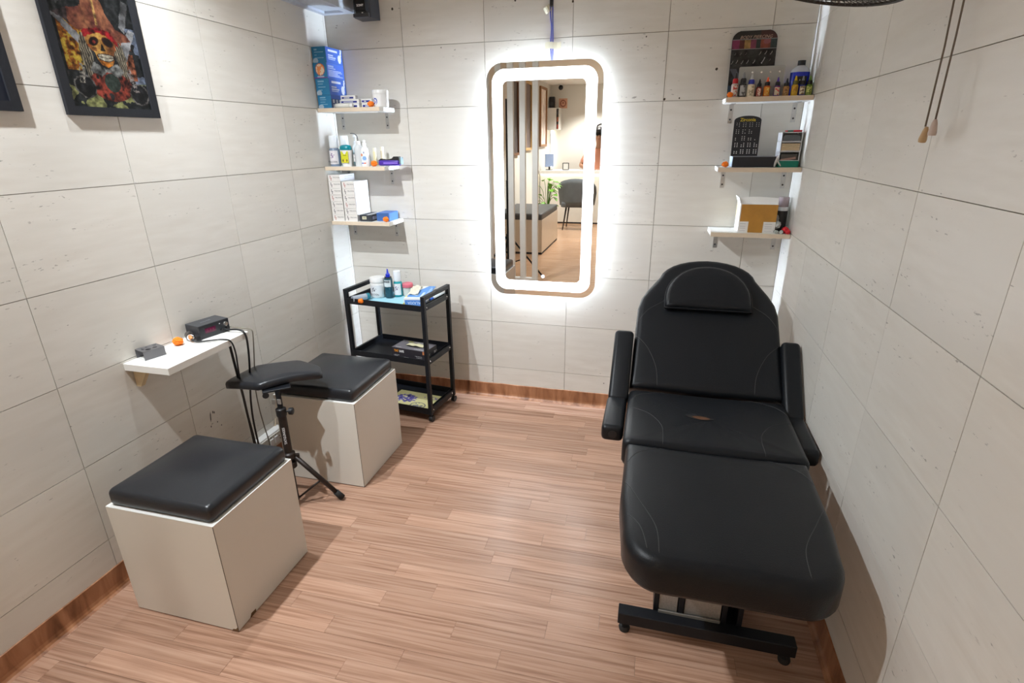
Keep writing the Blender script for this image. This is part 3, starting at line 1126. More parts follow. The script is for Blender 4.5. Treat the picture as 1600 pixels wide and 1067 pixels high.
t = carton('dark_box', 'flat charcoal box with a pale yellow sticker on the lowest left shelf', 'box', -1.338, -1.262, -0.160, -0.020, T3, T3 + 0.036, tint('charcoal card', (0.035, 0.04, 0.05), 0.5))
printed('sticker', 0.026, 0.016, 13, 8, lambda u, v: np.where((np.abs(v - 0.5) < 0.2)[..., None] & (np.abs(u - 0.5) < 0.33)[..., None], np.array([0.35, 0.34, 0.25]), np.array([0.72, 0.70, 0.50])), t, (-0.022, -0.0706, 0.012), FRONT)
printed('side_label', 0.05, 0.018, 20, 8, lambda u, v: np.where((np.mod(u * 6, 1) > 0.5)[..., None], np.array([0.6, 0.6, 0.68]), np.array([0.1, 0.12, 0.2])), t, (0.0384, -0.065, 0.010), RIGHT)
box('top_stripe', 0.004, 0.016, -0.068, 0.068, 0.0361, 0.0364, M_TEXTW, t)
carton('blue_box', 'plain mid blue box at the right end of the lowest left shelf', 'box', -1.246, -1.168, -0.132, -0.016, T3, T3 + 0.046, tint('mid blue card', (0.05, 0.13, 0.36), 0.5))
marigold(-1.176, -0.158, T3, 0.0165, 'orange marigold head on the lowest left shelf in front of the blue box')

# ------------------------------------------------------------------ right corner shelves: goods
def bottle_label(col, ink, seed):
    def f(u, v):
        c = np.zeros(u.shape + (3,)) + np.array(col)
        q = vnoise(u * 5 + seed, v * 7, seed)
        c[(q > 0.55) & (np.abs(u - 0.5) < 0.35)] = ink
        return c
    return f


def ink_bottle(x, y, zb, r, h, lab, body, collar, nozzle, label, nzl_long=True):
    t = thing('ink_bottle', lab, 'bottle', (x, y, zb), random.uniform(-0.15, 0.15), 'ink bottles on the top right shelf')
    hb = h * 0.56
    lathe('body', [(r * 0.93, 0), (r, 0.002), (r, hb - 0.004), (r * 0.75, hb)], body, t, seg=16)
    lathe('collar', [(r * 0.80, hb + 0.0002), (r * 0.80, hb + h * 0.15), (r * 0.62, hb + h * 0.20)], collar, t, seg=16)
    lathe('nozzle', [(r * 0.50, hb + h * 0.20 + 0.0002), (r * 0.34, hb + h * 0.30), (r * 0.20, h * 0.99), (0, h)], nozzle, t, seg=12)
    if label is not None:
        wrap_label('label', t, r * 1.015, hb * 0.12, hb * 0.86, 215, 325, label, 14, 18)
    return t


def P_(n, c, r=0.3):
    return tint(n, c, r)


pl_black = P_('ink cap black', (0.012, 0.012, 0.014))
INKS = [
    (0.604, 0.0150, 0.103, 'tall tattoo ink bottle with a black nozzle and red collar, next to the marigold', P_('clear red body', (0.50, 0.42, 0.40)), P_('red collar', (0.42, 0.01, 0.015)), pl_black, bottle_label((0.70, 0.62, 0.55), (0.55, 0.05, 0.04), 1)),
    (0.637, 0.0152, 0.103, 'tall black ink bottle with a grey label and grey nozzle', P_('black ink', (0.012, 0.012, 0.014)), pl_black, P_('grey nozzle', (0.22, 0.23, 0.24)), bottle_label((0.40, 0.40, 0.40), (0.10, 0.10, 0.10), 2)),
    (0.671, 0.0160, 0.094, 'cream ink bottle with a blue cap', P_('cream ink', (0.72, 0.62, 0.46)), P_('blue collar', (0.02, 0.03, 0.32)), P_('clear nozzle', (0.50, 0.52, 0.54)), bottle_label((0.74, 0.64, 0.48), (0.40, 0.33, 0.22), 3)),
    (0.706, 0.0118, 0.073, 'small dark red ink bottle with an all black cap', P_('dark red ink', (0.20, 0.015, 0.01)), pl_black, pl_black, bottle_label((0.42, 0.10, 0.07), (0.70, 0.50, 0.40), 4)),
    (0.739, 0.0135, 0.080, 'small orange ink bottle with a red nozzle', P_('orange ink', (0.62, 0.12, 0.01)), pl_black, P_('red nozzle', (0.80, 0.10, 0.03)), bottle_label((0.75, 0.30, 0.03), (0.80, 0.60, 0.15), 5)),
    (0.781, 0.0130, 0.079, 'small violet ink bottle with a violet nozzle', P_('violet ink', (0.07, 0.015, 0.16)), pl_black, P_('violet nozzle', (0.10, 0.04, 0.34)), bottle_label((0.65, 0.55, 0.40), (0.60, 0.05, 0.06), 6)),
    (0.817, 0.0130, 0.072, 'small tan ink bottle with an all black cap', P_('tan ink', (0.42, 0.22, 0.07)), pl_black, pl_black, bottle_label((0.46, 0.25, 0.09), (0.20, 0.09, 0.03), 7)),
    (0.852, 0.0138, 0.081, 'small yellow ink bottle with a yellow nozzle', P_('yellow ink', (0.66, 0.38, 0.01)), P_('olive collar', (0.14, 0.13, 0.02)), P_('yellow nozzle', (0.75, 0.52, 0.02)), bottle_label((0.72, 0.45, 0.03), (0.50, 0.26, 0.02), 8)),
    (0.882, 0.0132, 0.080, 'small blue ink bottle with a cream label and clear nozzle', P_('blue ink', (0.02, 0.03, 0.22)), pl_black, P_('grey clear nozzle', (0.30, 0.33, 0.36)), bottle_label((0.70, 0.62, 0.46), (0.25, 0.16, 0.10), 9)),
    (0.9105, 0.0132, 0.080, 'small green ink bottle with a green nozzle, next to the right wall', P_('green ink', (0.10, 0.22, 0.015)), pl_black, P_('green nozzle', (0.12, 0.24, 0.03)), bottle_label((0.55, 0.60, 0.18), (0.16, 0.24, 0.03), 10)),
]
for (x, r, h, lab, b_, c_, n_, l_) in INKS:
    ink_bottle(x, -0.135 - 0.004 * math.sin(x * 40), RT1, r, h, lab, b_, c_, n_, l_)
# dried drip of ink on the shelf front
printed_drip = None
marigold(0.585, -0.158, RT1, 0.0130, 'orange marigold head at the left end of the top right shelf')

t = thing('refill_bottle', 'large bottle of blue liquid with a black cap behind the ink bottles', 'bottle', (0.880, -0.058, RT1))
M_BLUEL = tint('blue liquid', (0.015, 0.03, 0.42), 0.12)
lathe('body', [(0.038, 0), (0.040, 0.004), (0.040, 0.100)], M_BLUEL, t, sy=0.8)
lathe('shoulder', [(0.0402, 0.1003), (0.036, 0.113), (0.020, 0.125), (0.016, 0.128)], tint('clear shoulder', (0.55, 0.58, 0.64), 0.12), t, sy=0.8)
lathe('cap', [(0.0165, 0.1283), (0.0165, 0.148), (0, 0.149)], pl_black, t, seg=16)
printed('label', 0.05, 0.030, 20, 10, lambda u, v: np.zeros(u.shape + (3,)) + np.where(((u - 0.45) / 0.08) ** 2 + ((v - 0.5) / 0.14) ** 2 < 1, 0.6, 0.02)[..., None], t, (-0.026, -0.0328, 0.052), FRONT)

# display card for body jewellery
t = thing('jewellery_card', 'tall black body jewellery display card with a rounded top, leaning on the back wall', 'card', (0.677, -0.055, RT1), 0.03)
CW, CH = 0.192, 0.285
tilt = 0.13


def card_art(u, v):
    c = np.zeros(u.shape + (3,)) + np.array([0.022, 0.022, 0.022])
    n = fbm(u * 9, v * 14, 5)
    c = c + (n[..., None] - 0.45) * 0.09 * (v < 0.72)[..., None]
    band = (v > 0.735) & (v < 0.875)
    cols = [(0.34, 0.05, 0.14), (0.15, 0.035, 0.03), (0.60, 0.36, 0.12), (0.32, 0.07, 0.13), (0.03, 0.05, 0.045), (0.40, 0.10, 0.06), (0.05, 0.09, 0.09)]
    edges = [0.0, 0.16, 0.28, 0.41, 0.54, 0.64, 0.86, 1.0]
    q = fbm(u * 12, v * 16, 9)
    for i in range(7):
        mk = band & (u >= edges[i]) & (u < edges[i + 1])
        c[mk] = np.array(cols[i]) * (0.25 + 0.8 * q[mk])[:, None]
    pk = band & (((u - 0.78) / 0.08) ** 2 + ((v - 0.835) / 0.035) ** 2 < 1)
    c[pk] = (0.34, 0.11, 0.115)
    c[((v > 0.872) & (v < 0.880)) | ((v > 0.728) & (v < 0.737))] = (0.30, 0.30, 0.30)
    red = (v > 0.88) & (u > 0.62)
    c[red] += np.array([0.05, 0.004, 0.0])
    dg = (u + v * 0.9 < 0.55) & (u + v * 0.9 > 0.40) & (v < 0.45)
    c[dg] = (0.10, 0.11, 0.13)
    c[(v < 0.2) & (u < 0.18)] = (0.03, 0.07, 0.12)
    return c


ol = rrect(-CW / 2, CW / 2, 0, CH, 0.004, 3)
ol = [(x, y) for x, y in ol]
rt = []
for (x, y) in rrect(-CW / 2, CW / 2, 0, CH, 0.040, 8):
    rt.append((x, y if y > 0.05 else (0 if y < 0.02 else y)))
rt = [(-CW / 2, 0), (CW / 2, 0)] + [p for p in rrect(-CW / 2, CW / 2, 0, CH, 0.040, 8) if p[1] > 0.06]
link_mesh('backing', bm_prism(rt, -0.003, 0.0), tint('black card', (0.02, 0.02, 0.02), 0.35), t, (0, 0, 0), (PI / 2 - tilt, 0, 0))
art = printed('card_print', CW * 0.985, CH, 72, 100, card_art, t, (0, 0, 0), (PI / 2 - tilt, 0, 0))
for v in art.data.vertices:
    v.co.x -= CW * 0.985 / 2; v.co.z = 0.0006
bmx = bmesh.new(); bmx.from_mesh(art.data)
dele = [f for f in bmx.faces if f.calc_center_median().y > CH - 0.040 and
        abs(f.calc_center_median().x) > CW / 2 - 0.040 and
        math.hypot(abs(f.calc_center_median().x) - (CW / 2 - 0.040), f.calc_center_median().y - (CH - 0.040)) > 0.0395]
bmesh.ops.delete(bmx, geom=dele, context='FACES'); bmx.to_mesh(art.data); bmx.free()
tl = text('lettering', 'BODY PIERCING', 0.0185, tint('cream and red print', (0.62, 0.42, 0.32), 0.5), t, (0, 0, 0), (PI / 2 - tilt, 0, 0), shear=0.35)
tl.location = Vector((0, -0.0012, 0)) + Vector((0.004, math.sin(tilt) * 0.258, math.cos(tilt) * 0.258))
for (jx, jy, s_) in ((0.028, 0.19, 1), (0.052, 0.192, 1), (0.075, 0.19, 1), (-0.088, 0.155, 1), (-0.068, 0.158, 1), (-0.045, 0.155, 1), (-0.022, 0.156, 1), (0.006, 0.156, 1), (0.044, 0.160, 1.7), (0.072, 0.16, .6), (-0.078, 0.19, .6), (-0.055, 0.19, .6), (-0.032, 0.19, .6)):
    j = bm_tube(catmull([(jx - 0.003 * s_, jy - 0.007 * s_, 0.003), (jx + 0.002, jy, 0.004), (jx + 0.004 * s_, jy + 0.007 * s_, 0.003)], 4), 0.0011 * s_, 6)
    bmesh.ops.create_icosphere(j, subdivisions=1, radius=0.0024 * s_, matrix=Matrix.Translation((jx - 0.003 * s_, jy - 0.007 * s_, 0.004)))
    link_mesh('body_jewel', j, M_CHROME, t, (0, 0, 0), (PI / 2 - tilt, 0, 0), smooth=True)
M_FILM = tint('clear sleeve film', (0.96, 0.97, 0.98), 0.05, trans=1.0, ior=1.02)
sl = bm_prism(rrect(-CW / 2 - 0.012, CW / 2 + 0.004, 0, CH + 0.022, 0.006, 3), 0.005, 0.0056)
link_mesh('clear_sleeve', sl, M_FILM, t, (0, 0, 0), (PI / 2 - tilt, 0, 0))

t = thing('stud_card', 'pale grey plastic card of studs standing behind the ink bottles', 'card', (0.712, -0.108, RT1), 0.0)
link_mesh('sheet', bm_prism(rrect(-0.095, 0.095, 0, 0.128, 0.006, 3), 0, 0.0012), tint('pale grey plastic', (0.42, 0.43, 0.42), 0.25), t, (0, 0, 0), (PI / 2 - 0.06, 0, 0))
for i in range(5):
    for jrow in range(3):
        if (i * 3 + jrow * 5) % 7 == 3:
            continue
        lathe('stud', [(0.0045, 0), (0.0042, 0.002), (0.0015, 0.0032), (0, 0.0035)], (M_CHROME, tint('teal gem', (0.1, 0.4, 0.35), 0.2), tint('pink gem', (0.6, 0.2, 0.2), 0.2))[(jrow + i) % 3 if jrow == 0 else 0], t, (-0.074 + 0.037 * i, -0.0018 + 0.06 * (0.035 + 0.034 * jrow) , 0.035 + 0.034 * jrow), (PI / 2 - 0.06, 0, 0), 10)

# middle right shelf
t = thing('ring_board', 'black arched jewellery board with silver studs and a yellow heading, standing on a dark box', 'board', (0.686, -0.088, RT2 + 0.0482), 0.02)
BW, BH = 0.118, 0.180
arch = [(-BW / 2 * 1.0, 0), (BW / 2 * 1.0, 0)] + [(BW / 2 * math.cos(a), 0.158 + 0.020 * math.sin(a)) for a in np.linspace(0, PI, 17)]
til = 0.10
link_mesh('panel', bm_prism(arch, -0.005, 0), tint('black display board', (0.016, 0.018, 0.024), 0.4), t, (0, 0.0, 0), (PI / 2 - til, 0, 0))
tl = text('lettering', 'Zirconia', 0.0200, tint('gold yellow print', (0.62, 0.46, 0.03), 0.5), t, (0.0, -0.0008 + math.sin(til) * 0.160, math.cos(til) * 0.160), (PI / 2 - til, 0, 0), bold=0.0004)
rowsz = {0: '11111111', 1: '11111111', 2: '01111111', 3: '', 4: '11111000', 5: '11101100', 6: '11111100', 7: '', 8: '00110000', 9: '10111100', 10: '10111110', 11: '', 12: '11011110', 13: '11111111', 14: '11111111', 15: '', 16: '00111111', 17: '11111111', 18: '11111111'}
bm_stud = bmesh.new(); bmesh.ops.create_icosphere(bm_stud, subdivisions=1, radius=0.0021)
me_stud = bpy.data.meshes.new('stud'); bm_stud.to_mesh(me_stud); bm_stud.free(); me_stud.materials.append(tint('silver stud', (0.72, 0.72, 0.72), 0.3))
for rr, s_ in rowsz.items():
    for ci, ch in enumerate(s_):
        if ch != '1':
            continue
        xx = -0.046 + 0.0285 * (ci // 2) + 0.0105 * (ci % 2)
        zz = 0.146 - rr * 0.0074
        o = bpy.data.objects.new('stud', me_stud); COL.objects.link(o); o.parent = t
        s2 = 0.75 + 0.035 * rr
        o.scale = (s2, s2 * 0.7, s2)
        o.location = (xx, -0.0005 + math.sin(til) * zz, math.cos(til) * zz)

t = carton('display_base', 'dark speckled box with a grey lid under the black jewellery board', 'box', 0.632, 0.818, -0.150, -0.030, RT2, RT2 + 0.046, tint('black speckled card', (0.018, 0.018, 0.022), 0.7))
box('lid', -0.0925, 0.0925, -0.059, 0.0595, 0.0462, 0.0475, tint('grey lid', (0.20, 0.20, 0.22), 0.5), t)
box('end_panel', -0.0945, -0.0932, -0.0595, 0.0595, 0.001, 0.0475, tint('pale blue grey card', (0.34, 0.40, 0.50), 0.5), t)
marigold(0.600, -0.152, RT2, 0.0150, 'orange marigold head on the middle right shelf')

t = thing('drawer_tower', 'small clear plastic drawer tower on a green base, middle right shelf', 'organiser', (0.874, -0.090, RT2), 0.0)
M_CLR2 = tint('hazy clear plastic', (0.70, 0.72, 0.74), 0.15)
box('green_base', -0.044, 0.044, -0.050, 0.050, 0, 0.028, tint('green plastic', (0.0, 0.17, 0.11), 0.35), t, 0.003)
for k in range(3):
    z0 = 0.0285 + k * 0.041
    b = bm_box(-0.043, 0.043, 0.044, 0.046, z0, z0 + 0.040)
    bm_box(-0.043, -0.0405, -0.046, 0.044, z0, z0 + 0.040, bm=b); bm_box(0.0405, 0.043, -0.046, 0.044, z0, z0 + 0.040, bm=b)
    bm_box(-0.0405, 0.0405, -0.046, 0.044, z0, z0 + 0.002, bm=b); bm_box(-0.0405, 0.0405, -0.046, 0.044, z0 + 0.038, z0 + 0.040, bm=b)
    dr = link_mesh('drawer', b, M_CLR2, t)
    if k == 0:
        box('contents', -0.036, 0.036, -0.044, 0.030, z0 + 0.003, z0 + 0.030, tint('dark sachets', (0.06, 0.055, 0.05), 0.4), dr, 0.006)
        box('sachet', -0.030, 0.034, -0.0455, -0.0445, z0 + 0.003, z0 + 0.012, tint('pinkish sachet', (0.35, 0.22, 0.18), 0.5), dr, 0, 1, (0, 0, 0), (0, -0.15, 0))
    elif k == 1:
        for q in range(5):
            box('wood_stick', -0.038, 0.038, -0.044, 0.02, z0 + 0.003 + q * 0.0062, z0 + 0.0082 + q * 0.0062, tint('pale stick wood', (0.66, 0.52, 0.33), 0.6), dr)
    else:
        pts = [(-0.038, 0.0), (0.038, 0.0), (0.036, 0.018), (0.026, 0.026), (-0.028, 0.026), (-0.036, 0.018)]
        b = bm_prism(pts, 0, 0.06)
        for v in b.verts:
            v.co = Vector((v.co.x, v.co.z - 0.043, v.co.y + z0 + 0.003))
        link_mesh('contents', b, tint('grey pouches', (0.10, 0.11, 0.12), 0.35), dr)
t = thing('red_pen', 'red pen lying on top of the clear drawer tower', 'pen', (0.878, -0.120, RT2 + 0.1556), 0.05)
M_RED = tint('red plastic', (0.50, 0.01, 0.025), 0.3)
link_mesh('cap', bm_tube([(0.000, 0, 0), (0.036, 0, 0)], 0.0042, 10), M_RED, t, smooth=True)
link_mesh('barrel', bm_tube([(-0.024, 0, 0), (-0.0002, 0, 0)], 0.0034, 10), tint('dark green barrel', (0.02, 0.12, 0.08), 0.3), t, smooth=True)
link_mesh('tip', bm_tube([(-0.036, 0, 0), (-0.0242, 0, 0)], [0.0015, 0.0036], 10), M_RED, t, smooth=True)

t = thing('crumpled_wrapper', 'crumpled pale plastic wrapper between the dark box and the drawer tower', 'wrapper', (0.8225, -0.158, RT2))
for (dx, dz, rx, rz_, rot) in ((-0.004, 0.026, 0.006, 0.026, 0.25), (0.006, 0.020, 0.004, 0.020, -0.6)):
    b = bmesh.new(); bmesh.ops.create_icosphere(b, subdivisions=2, radius=1)
    for v in b.verts:
        f = 1 + 0.25 * math.sin(v.co.x * 9 + v.co.z * 7) * math.sin(v.co.y * 8)
        v.co = Vector((v.co.x * rx * f, v.co.y * 0.005, v.co.z * rz_ * f))
    link_mesh('fold', b, tint('pale wrapper film', (0.50, 0.49, 0.46), 0.3), t, (dx, 0, dz + 0.002), (0, rot, 0))

# lowest right shelf
t = thing('parcel', 'white carton sealed with brown tape on the lowest right shelf', 'box', (0.776, -0.090, RT3))
pb = bm_box(-0.083, 0.083, -0.062, 0.062, 0, 0.135, 0.001, 1)
link_mesh('carton', pb, M_PAPER, t)
M_BTAPE = tint('brown packing tape', (0.46, 0.22, 0.035), 0.3, var=0.25, scale=25)
box('tape_front', -0.078, 0.083, -0.0626, -0.062, 0.052, 0.132, M_BTAPE, t)
box('tape_strip', -0.038, 0.028, -0.0628, -0.0621, 0.000, 0.054, M_BTAPE, t)
box('tape_side', -0.0836, -0.083, -0.050, 0.062, 0.055, 0.130, tint('clear yellowed tape', (0.74, 0.60, 0.32), 0.3), t)
for (x0, x1) in ((-0.080, -0.040), (0.030, 0.080)):
    printed('shipping_label', x1 - x0, 0.042, 16, 14, lambda u, v: np.where(((np.abs(np.mod(v * 4, 1) - 0.5) < 0.13) & (u > 0.15) & (u < 0.75))[..., None], np.array([0.55, 0.55, 0.55]), np.array([0.78, 0.77, 0.75])), t, (x0, -0.0631, 0.004), FRONT)
b = bm_box(-0.085, 0.085, -0.0005, 0.0005, 0, 0.030)
bmesh.ops.subdivide_edges(b, edges=[e for e in b.edges if abs(e.verts[0].co.x - e.verts[1].co.x) > 0.1], cuts=8)
for v in b.verts:
    v.co.z += 0.004 * math.sin((v.co.x + 0.08) * 22) * (v.co.z > 0.02)
link_mesh('flap', b, M_PAPER, t, (0, -0.045, 0.134), (-0.45, 0, 0))
link_mesh('flap', bm_box(-0.0005, 0.0005, -0.06, 0.06, 0, 0.030), M_PAPER, t, (-0.083, 0, 0.1345), (0, -0.35, 0))

t = thing('spray_can', 'black deodorant can with a smoky clear cap beside the taped carton', 'can', (0.894, -0.075, RT3))
lathe('body', [(0.0235, 0), (0.0245, 0.003), (0.0245, 0.098)], tint('black can', (0.012, 0.012, 0.014), 0.3), t)
lathe('band', [(0.0247, 0.0982), (0.0247, 0.116)], M_CLRCAP, t)
lathe('cap', [(0.0242, 0.1162), (0.0238, 0.158), (0.022, 0.162), (0, 0.162)], tint('smoky pink cap', (0.30, 0.24, 0.26), 0.12), t)
wrap_label('label', t, 0.0249, 0.01, 0.09, 200, 330, lambda u, v: np.where((((u - 0.1) / 0.2) ** 2 + ((v - 0.55) / 0.3) ** 2 < 1)[..., None], np.array([0.5, 0.5, 0.5]), np.array([0.012, 0.012, 0.014])), 20, 20)

for (x, y, z, r, h, rx, rz_, lab) in ((0.862, -0.158, RT3 + 0.0082, 0.0080, 0.030, PI / 2, 0.3, 'tiny grey capped vial lying at the corner of the taped carton'),
                                     (0.888, -0.160, RT3 + 0.0086, 0.0084, 0.030, PI / 2, -0.35, 'tiny green capped vial lying between the taped carton and the red flowers')):
    t = thing('small_vial', lab, 'vial', (x, y, z), rz_, 'tiny vials on the lowest right shelf')
    lathe('glass', [(r * 0.85, -h * 0.9), (r * 0.85, -0.0002)], tint('dark vial glass', (0.05, 0.05, 0.05), 0.15), t, (0, 0, 0), (rx, 0, 0), 12)
    lathe('cap', [(r, 0), (r, h * 0.35), (0, h * 0.36)], tint('grey green cap', (0.45, 0.50, 0.47), 0.4), t, (0, 0, 0), (rx, 0, 0), 12)
t = tag(link_mesh('cotton_ball', (lambda b: (bmesh.ops.create_icosphere(b, subdivisions=3, radius=0.017), [setattr(v, 'co', v.co * (1 + 0.18 * math.sin(v.co.x * 400) * math.sin(v.co.y * 350 + v.co.z * 420))) for v in b.verts], b)[2])(bmesh.new()), tint('pale grey plastic clump', (0.50, 0.53, 0.52), 0.35), None, (0.869, -0.135, RT3 + 0.037)), 'pale grey crumpled lump beside the taped carton, above the vials', 'lump')
t['label'] = 'pale grey crumpled lump wedged beside the taped carton above the tiny vials'
t = tag(link_mesh('support_vial', bm_lathe([(0.008, 0), (0.008, 0.018), (0.0, 0.019)], 12), tint('dark vial glass', (0.05, 0.05, 0.05), 0.15), None, (0.869, -0.135, RT3)), 'short dark vial under the pale grey lump', 'vial')
M_REDF = tint('red petals', (0.62, 0.02, 0.03), 0.6, var=0.25, scale=150)
for (x, y, z, r, lab) in ((0.9065, -0.145, RT3, 0.0155, 'red flower head at the right end of the lowest right shelf, the larger one'), (0.913, -0.172, RT3, 0.0110, 'small red flower head at the front edge of the lowest right shelf')):
    b = bmesh.new(); bmesh.ops.create_icosphere(b, subdivisions=3, radius=r)
    for v in b.verts:
        n = v.co.normalized(); v.co = n * r * (1 + 0.12 * math.sin(8 * n.x + 2) * math.sin(9 * n.z) + 0.08 * math.sin(11 * n.y))
    tag(link_mesh('red_flower', b, M_REDF, None, (x, y, z + r * 0.98)), lab, 'flower', 'red flower heads')

# ------------------------------------------------------------------ black loudspeaker
t = thing('loudspeaker', 'small black loudspeaker fixed high on the back wall beside the corner ledge', 'speaker', (-1.235, -0.002, 2.132))
sp = bm_prism([(-0.052, 0.0), (0.052, 0.0), (0.047, -0.090), (0.030, -0.104), (-0.030, -0.104), (-0.047, -0.090)], 0, 0.24)
link_mesh('cabinet', sp, M_BLACKP, t)
gr = bm_prism([(-0.040, -0.0985), (0.040, -0.0985), (0.028, -0.109), (-0.028, -0.109)], 0.028, 0.232)
link_mesh('grille', gr, tint('black mesh cloth', (0.010, 0.010, 0.012), 0.8, bump=0.6, bscale=900), t)
b = bmesh.new(); bm_box(-0.045, 0.045, -0.1085, -0.099, 0.0, 0.018, 0.003, 2, b)
link_mesh('foot_strip', b, tint('dark grey plastic', (0.05, 0.05, 0.055), 0.35), t)
text('lettering', 'SONY', 0.0145, M_TEXTW, t, (0.0, -0.1095, 0.052), FRONT, bold=0.0003)
box('indicator', 0.006, 0.014, -0.1095, -0.1088, 0.017, 0.021, M_TEXTW, t)

# ------------------------------------------------------------------ box stools with leatherette cushions
def stool(label, x0, x1, y0, y1, h, worn):
    cx_, cy_ = (x0 + x1) / 2, (y0 + y1) / 2
    hx, hy = (x1 - x0) / 2, (y1 - y0) / 2
    t = thing('box_stool', label, 'stool', (cx_, cy_, 0), 0, 'box stools')
    th = 0.016
    # four laminate sides with a visible thin joint, white raw top rim
    box('front_panel', -hx, hx - 0.001, -hy, -hy + th, 0.004, h, M_LAM, t, 0.0008, 1)
    box('side_panel', hx - th, hx, -hy + 0.0008, hy, 0.004, h, M_LAM, t, 0.0008, 1)
    box('side_panel', -hx, -hx + th, -hy + th + 0.0008, hy, 0.004, h, M_LAM, t, 0.0008, 1)
    box('back_panel', -hx + th + 0.0008, hx - th - 0.0008, hy - th, hy, 0.004, h, M_LAM, t, 0.0008, 1)
    box('corner_joint', hx - 0.0014, hx + 0.0002, -hy - 0.0002, -hy + 0.0012, 0.004, h, tint('dark joint', (0.10, 0.08, 0.06), 0.8), t)
    rim = bm_ringplate(rrect(-hx, hx, -hy, hy, 0.002, 2), rrect(-hx + th, hx - th, -hy + th, hy - th, 0.002, 2), h, h + 0.0012)
    link_mesh('top_rim', rim, M_LAMW, t)
    box('plinth', -hx + 0.004, hx - 0.004, -hy + 0.004, hy - 0.004, 0.0, 0.004, M_INK, t)
    box('lid_board', -hx + th + 0.001, hx - th - 0.001, -hy + th + 0.001, hy - th - 0.001, h - 0.02, h - 0.0005, M_LAMW, t)
    ol = dense(rrect(-hx + 0.010, hx - 0.010, -hy + 0.009, hy - 0.008, 0.014, 4), 0.03)
    c = pad('cushion', ol, 0.060, 0.020, M_LEATHER2, t, 0.022, (0, 0, h + 0.0015))
    chip = tint('bare board', (0.16, 0.085, 0.035), 0.8)
    if worn:
        for pts in ([(0, 0), (-0.026, 0.0), (-0.020, 0.007), (-0.008, 0.009), (-0.004, 0.016), (0, 0.018)],):
            b = bm_prism([(hx + p[0], p[1] + 0.004) for p in pts], 0, 0.0006)
            for v in b.verts:
                v.co = Vector((v.co.x, -hy - v.co.z, v.co.y))
            link_mesh('chipped_corner', b, chip, t)
        b = bm_prism([(-hy + 0.055, 0.004), (-hy + 0.085, 0.004), (-hy + 0.086, 0.016), (-hy + 0.064, 0.018)], 0, 0.0006)
        for v in b.verts:
            v.co = Vector((hx + v.co.z, v.co.x, v.co.y))
        link_mesh('chipped_edge', b, chip, t)
    return t


stool('cream box stool with a black cushion, nearest the camera, chipped at its lower front corner', -1.357, -0.938, -1.910, -1.522, 0.432, True)
stool('cream box stool with a black cushion, between the tripod and the trolley', -1.350, -0.930, -1.083, -0.675, 0.440, False)

# ------------------------------------------------------------------ tripod arm rest
t = thing('arm_rest_stand', 'black tripod stand with a padded arm rest, between the two box stools', 'stand', (-1.160, -1.270, 0))
lathe('pole', [(0.0125, 0.20), (0.0125, 0.46)], M_RUST, t, seg=16)
lathe('sleeve', [(0.0170, 0.275), (0.0170, 0.46), (0.0165, 0.47), (0.0, 0.47)], M_RUST, t, seg=16)
lathe('upper_pole', [(0.011, 0.4702), (0.011, 0.570), (0, 0.5703)], M_BLACKM, t, seg=16)
for k, zz in enumerate((0.262, 0.215)):
    lathe('hub', [(0.021, zz - 0.016), (0.026, zz - 0.012), (0.026, zz + 0.010), (0.019, zz + 0.016)], M_RUST, t, seg=16)
lathe('lock_collar', [(0.020, 0.455), (0.021, 0.46), (0.021, 0.488), (0.016, 0.492)], M_BLACKP, t, seg=16)
lathe('lock_knob', [(0.004, 0), (0.004, 0.014), (0.015, 0.016), (0.016, 0.030), (0.012, 0.033), (0, 0.033)], M_BLACKP, t, (0.016, 0.006, 0.474), (0, PI / 2, 0.3), 10)
box('clamp_plate', -0.022, -0.004, -0.020, -0.014, 0.515, 0.540, M_STEEL, t, 0.001, 1)
box('clamp_plate', 0.004, 0.020, -0.018, -0.013, 0.518, 0.540, M_STEEL, t, 0.001, 1)
FEET = [(0.175, 0.083), (-0.160, 0.110), (-0.015, -0.193)]
for (fx, fy) in FEET:
    n = Vector((fx, fy, 0)).normalized()
    a = n * 0.024 + Vector((0, 0, 0.250)); f = Vector((fx, fy, 0.012))
    lg = tube('leg', [a, a.lerp(f, 0.93)], 0.0105, M_RUST, t, 10)
    e = a.lerp(f, 0.86)
    d = (f - a).normalized()
    lk = bm_tube([e, f + d * 0.002], [0.0135, 0.0145], 10)
    for v in lk.verts:
        v.co.z = max(v.co.z, 0.0003)
    link_mesh('rubber_foot', lk, M_DKRUB, lg, smooth=True)
    p1 = a.lerp(f, 0.55) - Vector((0, 0, 0.0)); p2 = Vector((n.x * 0.012, n.y * 0.012, 0.040))
    tube('brace', [p1, p2], 0.0048, M_RUST, t, 8)
    tk = bmesh.new(); bm_box(-0.012, 0.012, -0.007, 0.007, -0.014, 0.014, 0.003, 2, tk)
    link_mesh('hinge', tk, M_RUST, t, n * 0.030 + Vector((0, 0, 0.250)), (0, 0, math.atan2(fy, fx)))
lathe('lower_pole', [(0.0, 0.028), (0.010, 0.029), (0.010, 0.2)], M_RUST, t, seg=12)
text('lettering', 'TATGUNGES', 0.0140, M_TEXTW, t, (0.0085, -0.0155, 0.365), (PI / 2, -PI / 2, 0.50), bold=0.0002)
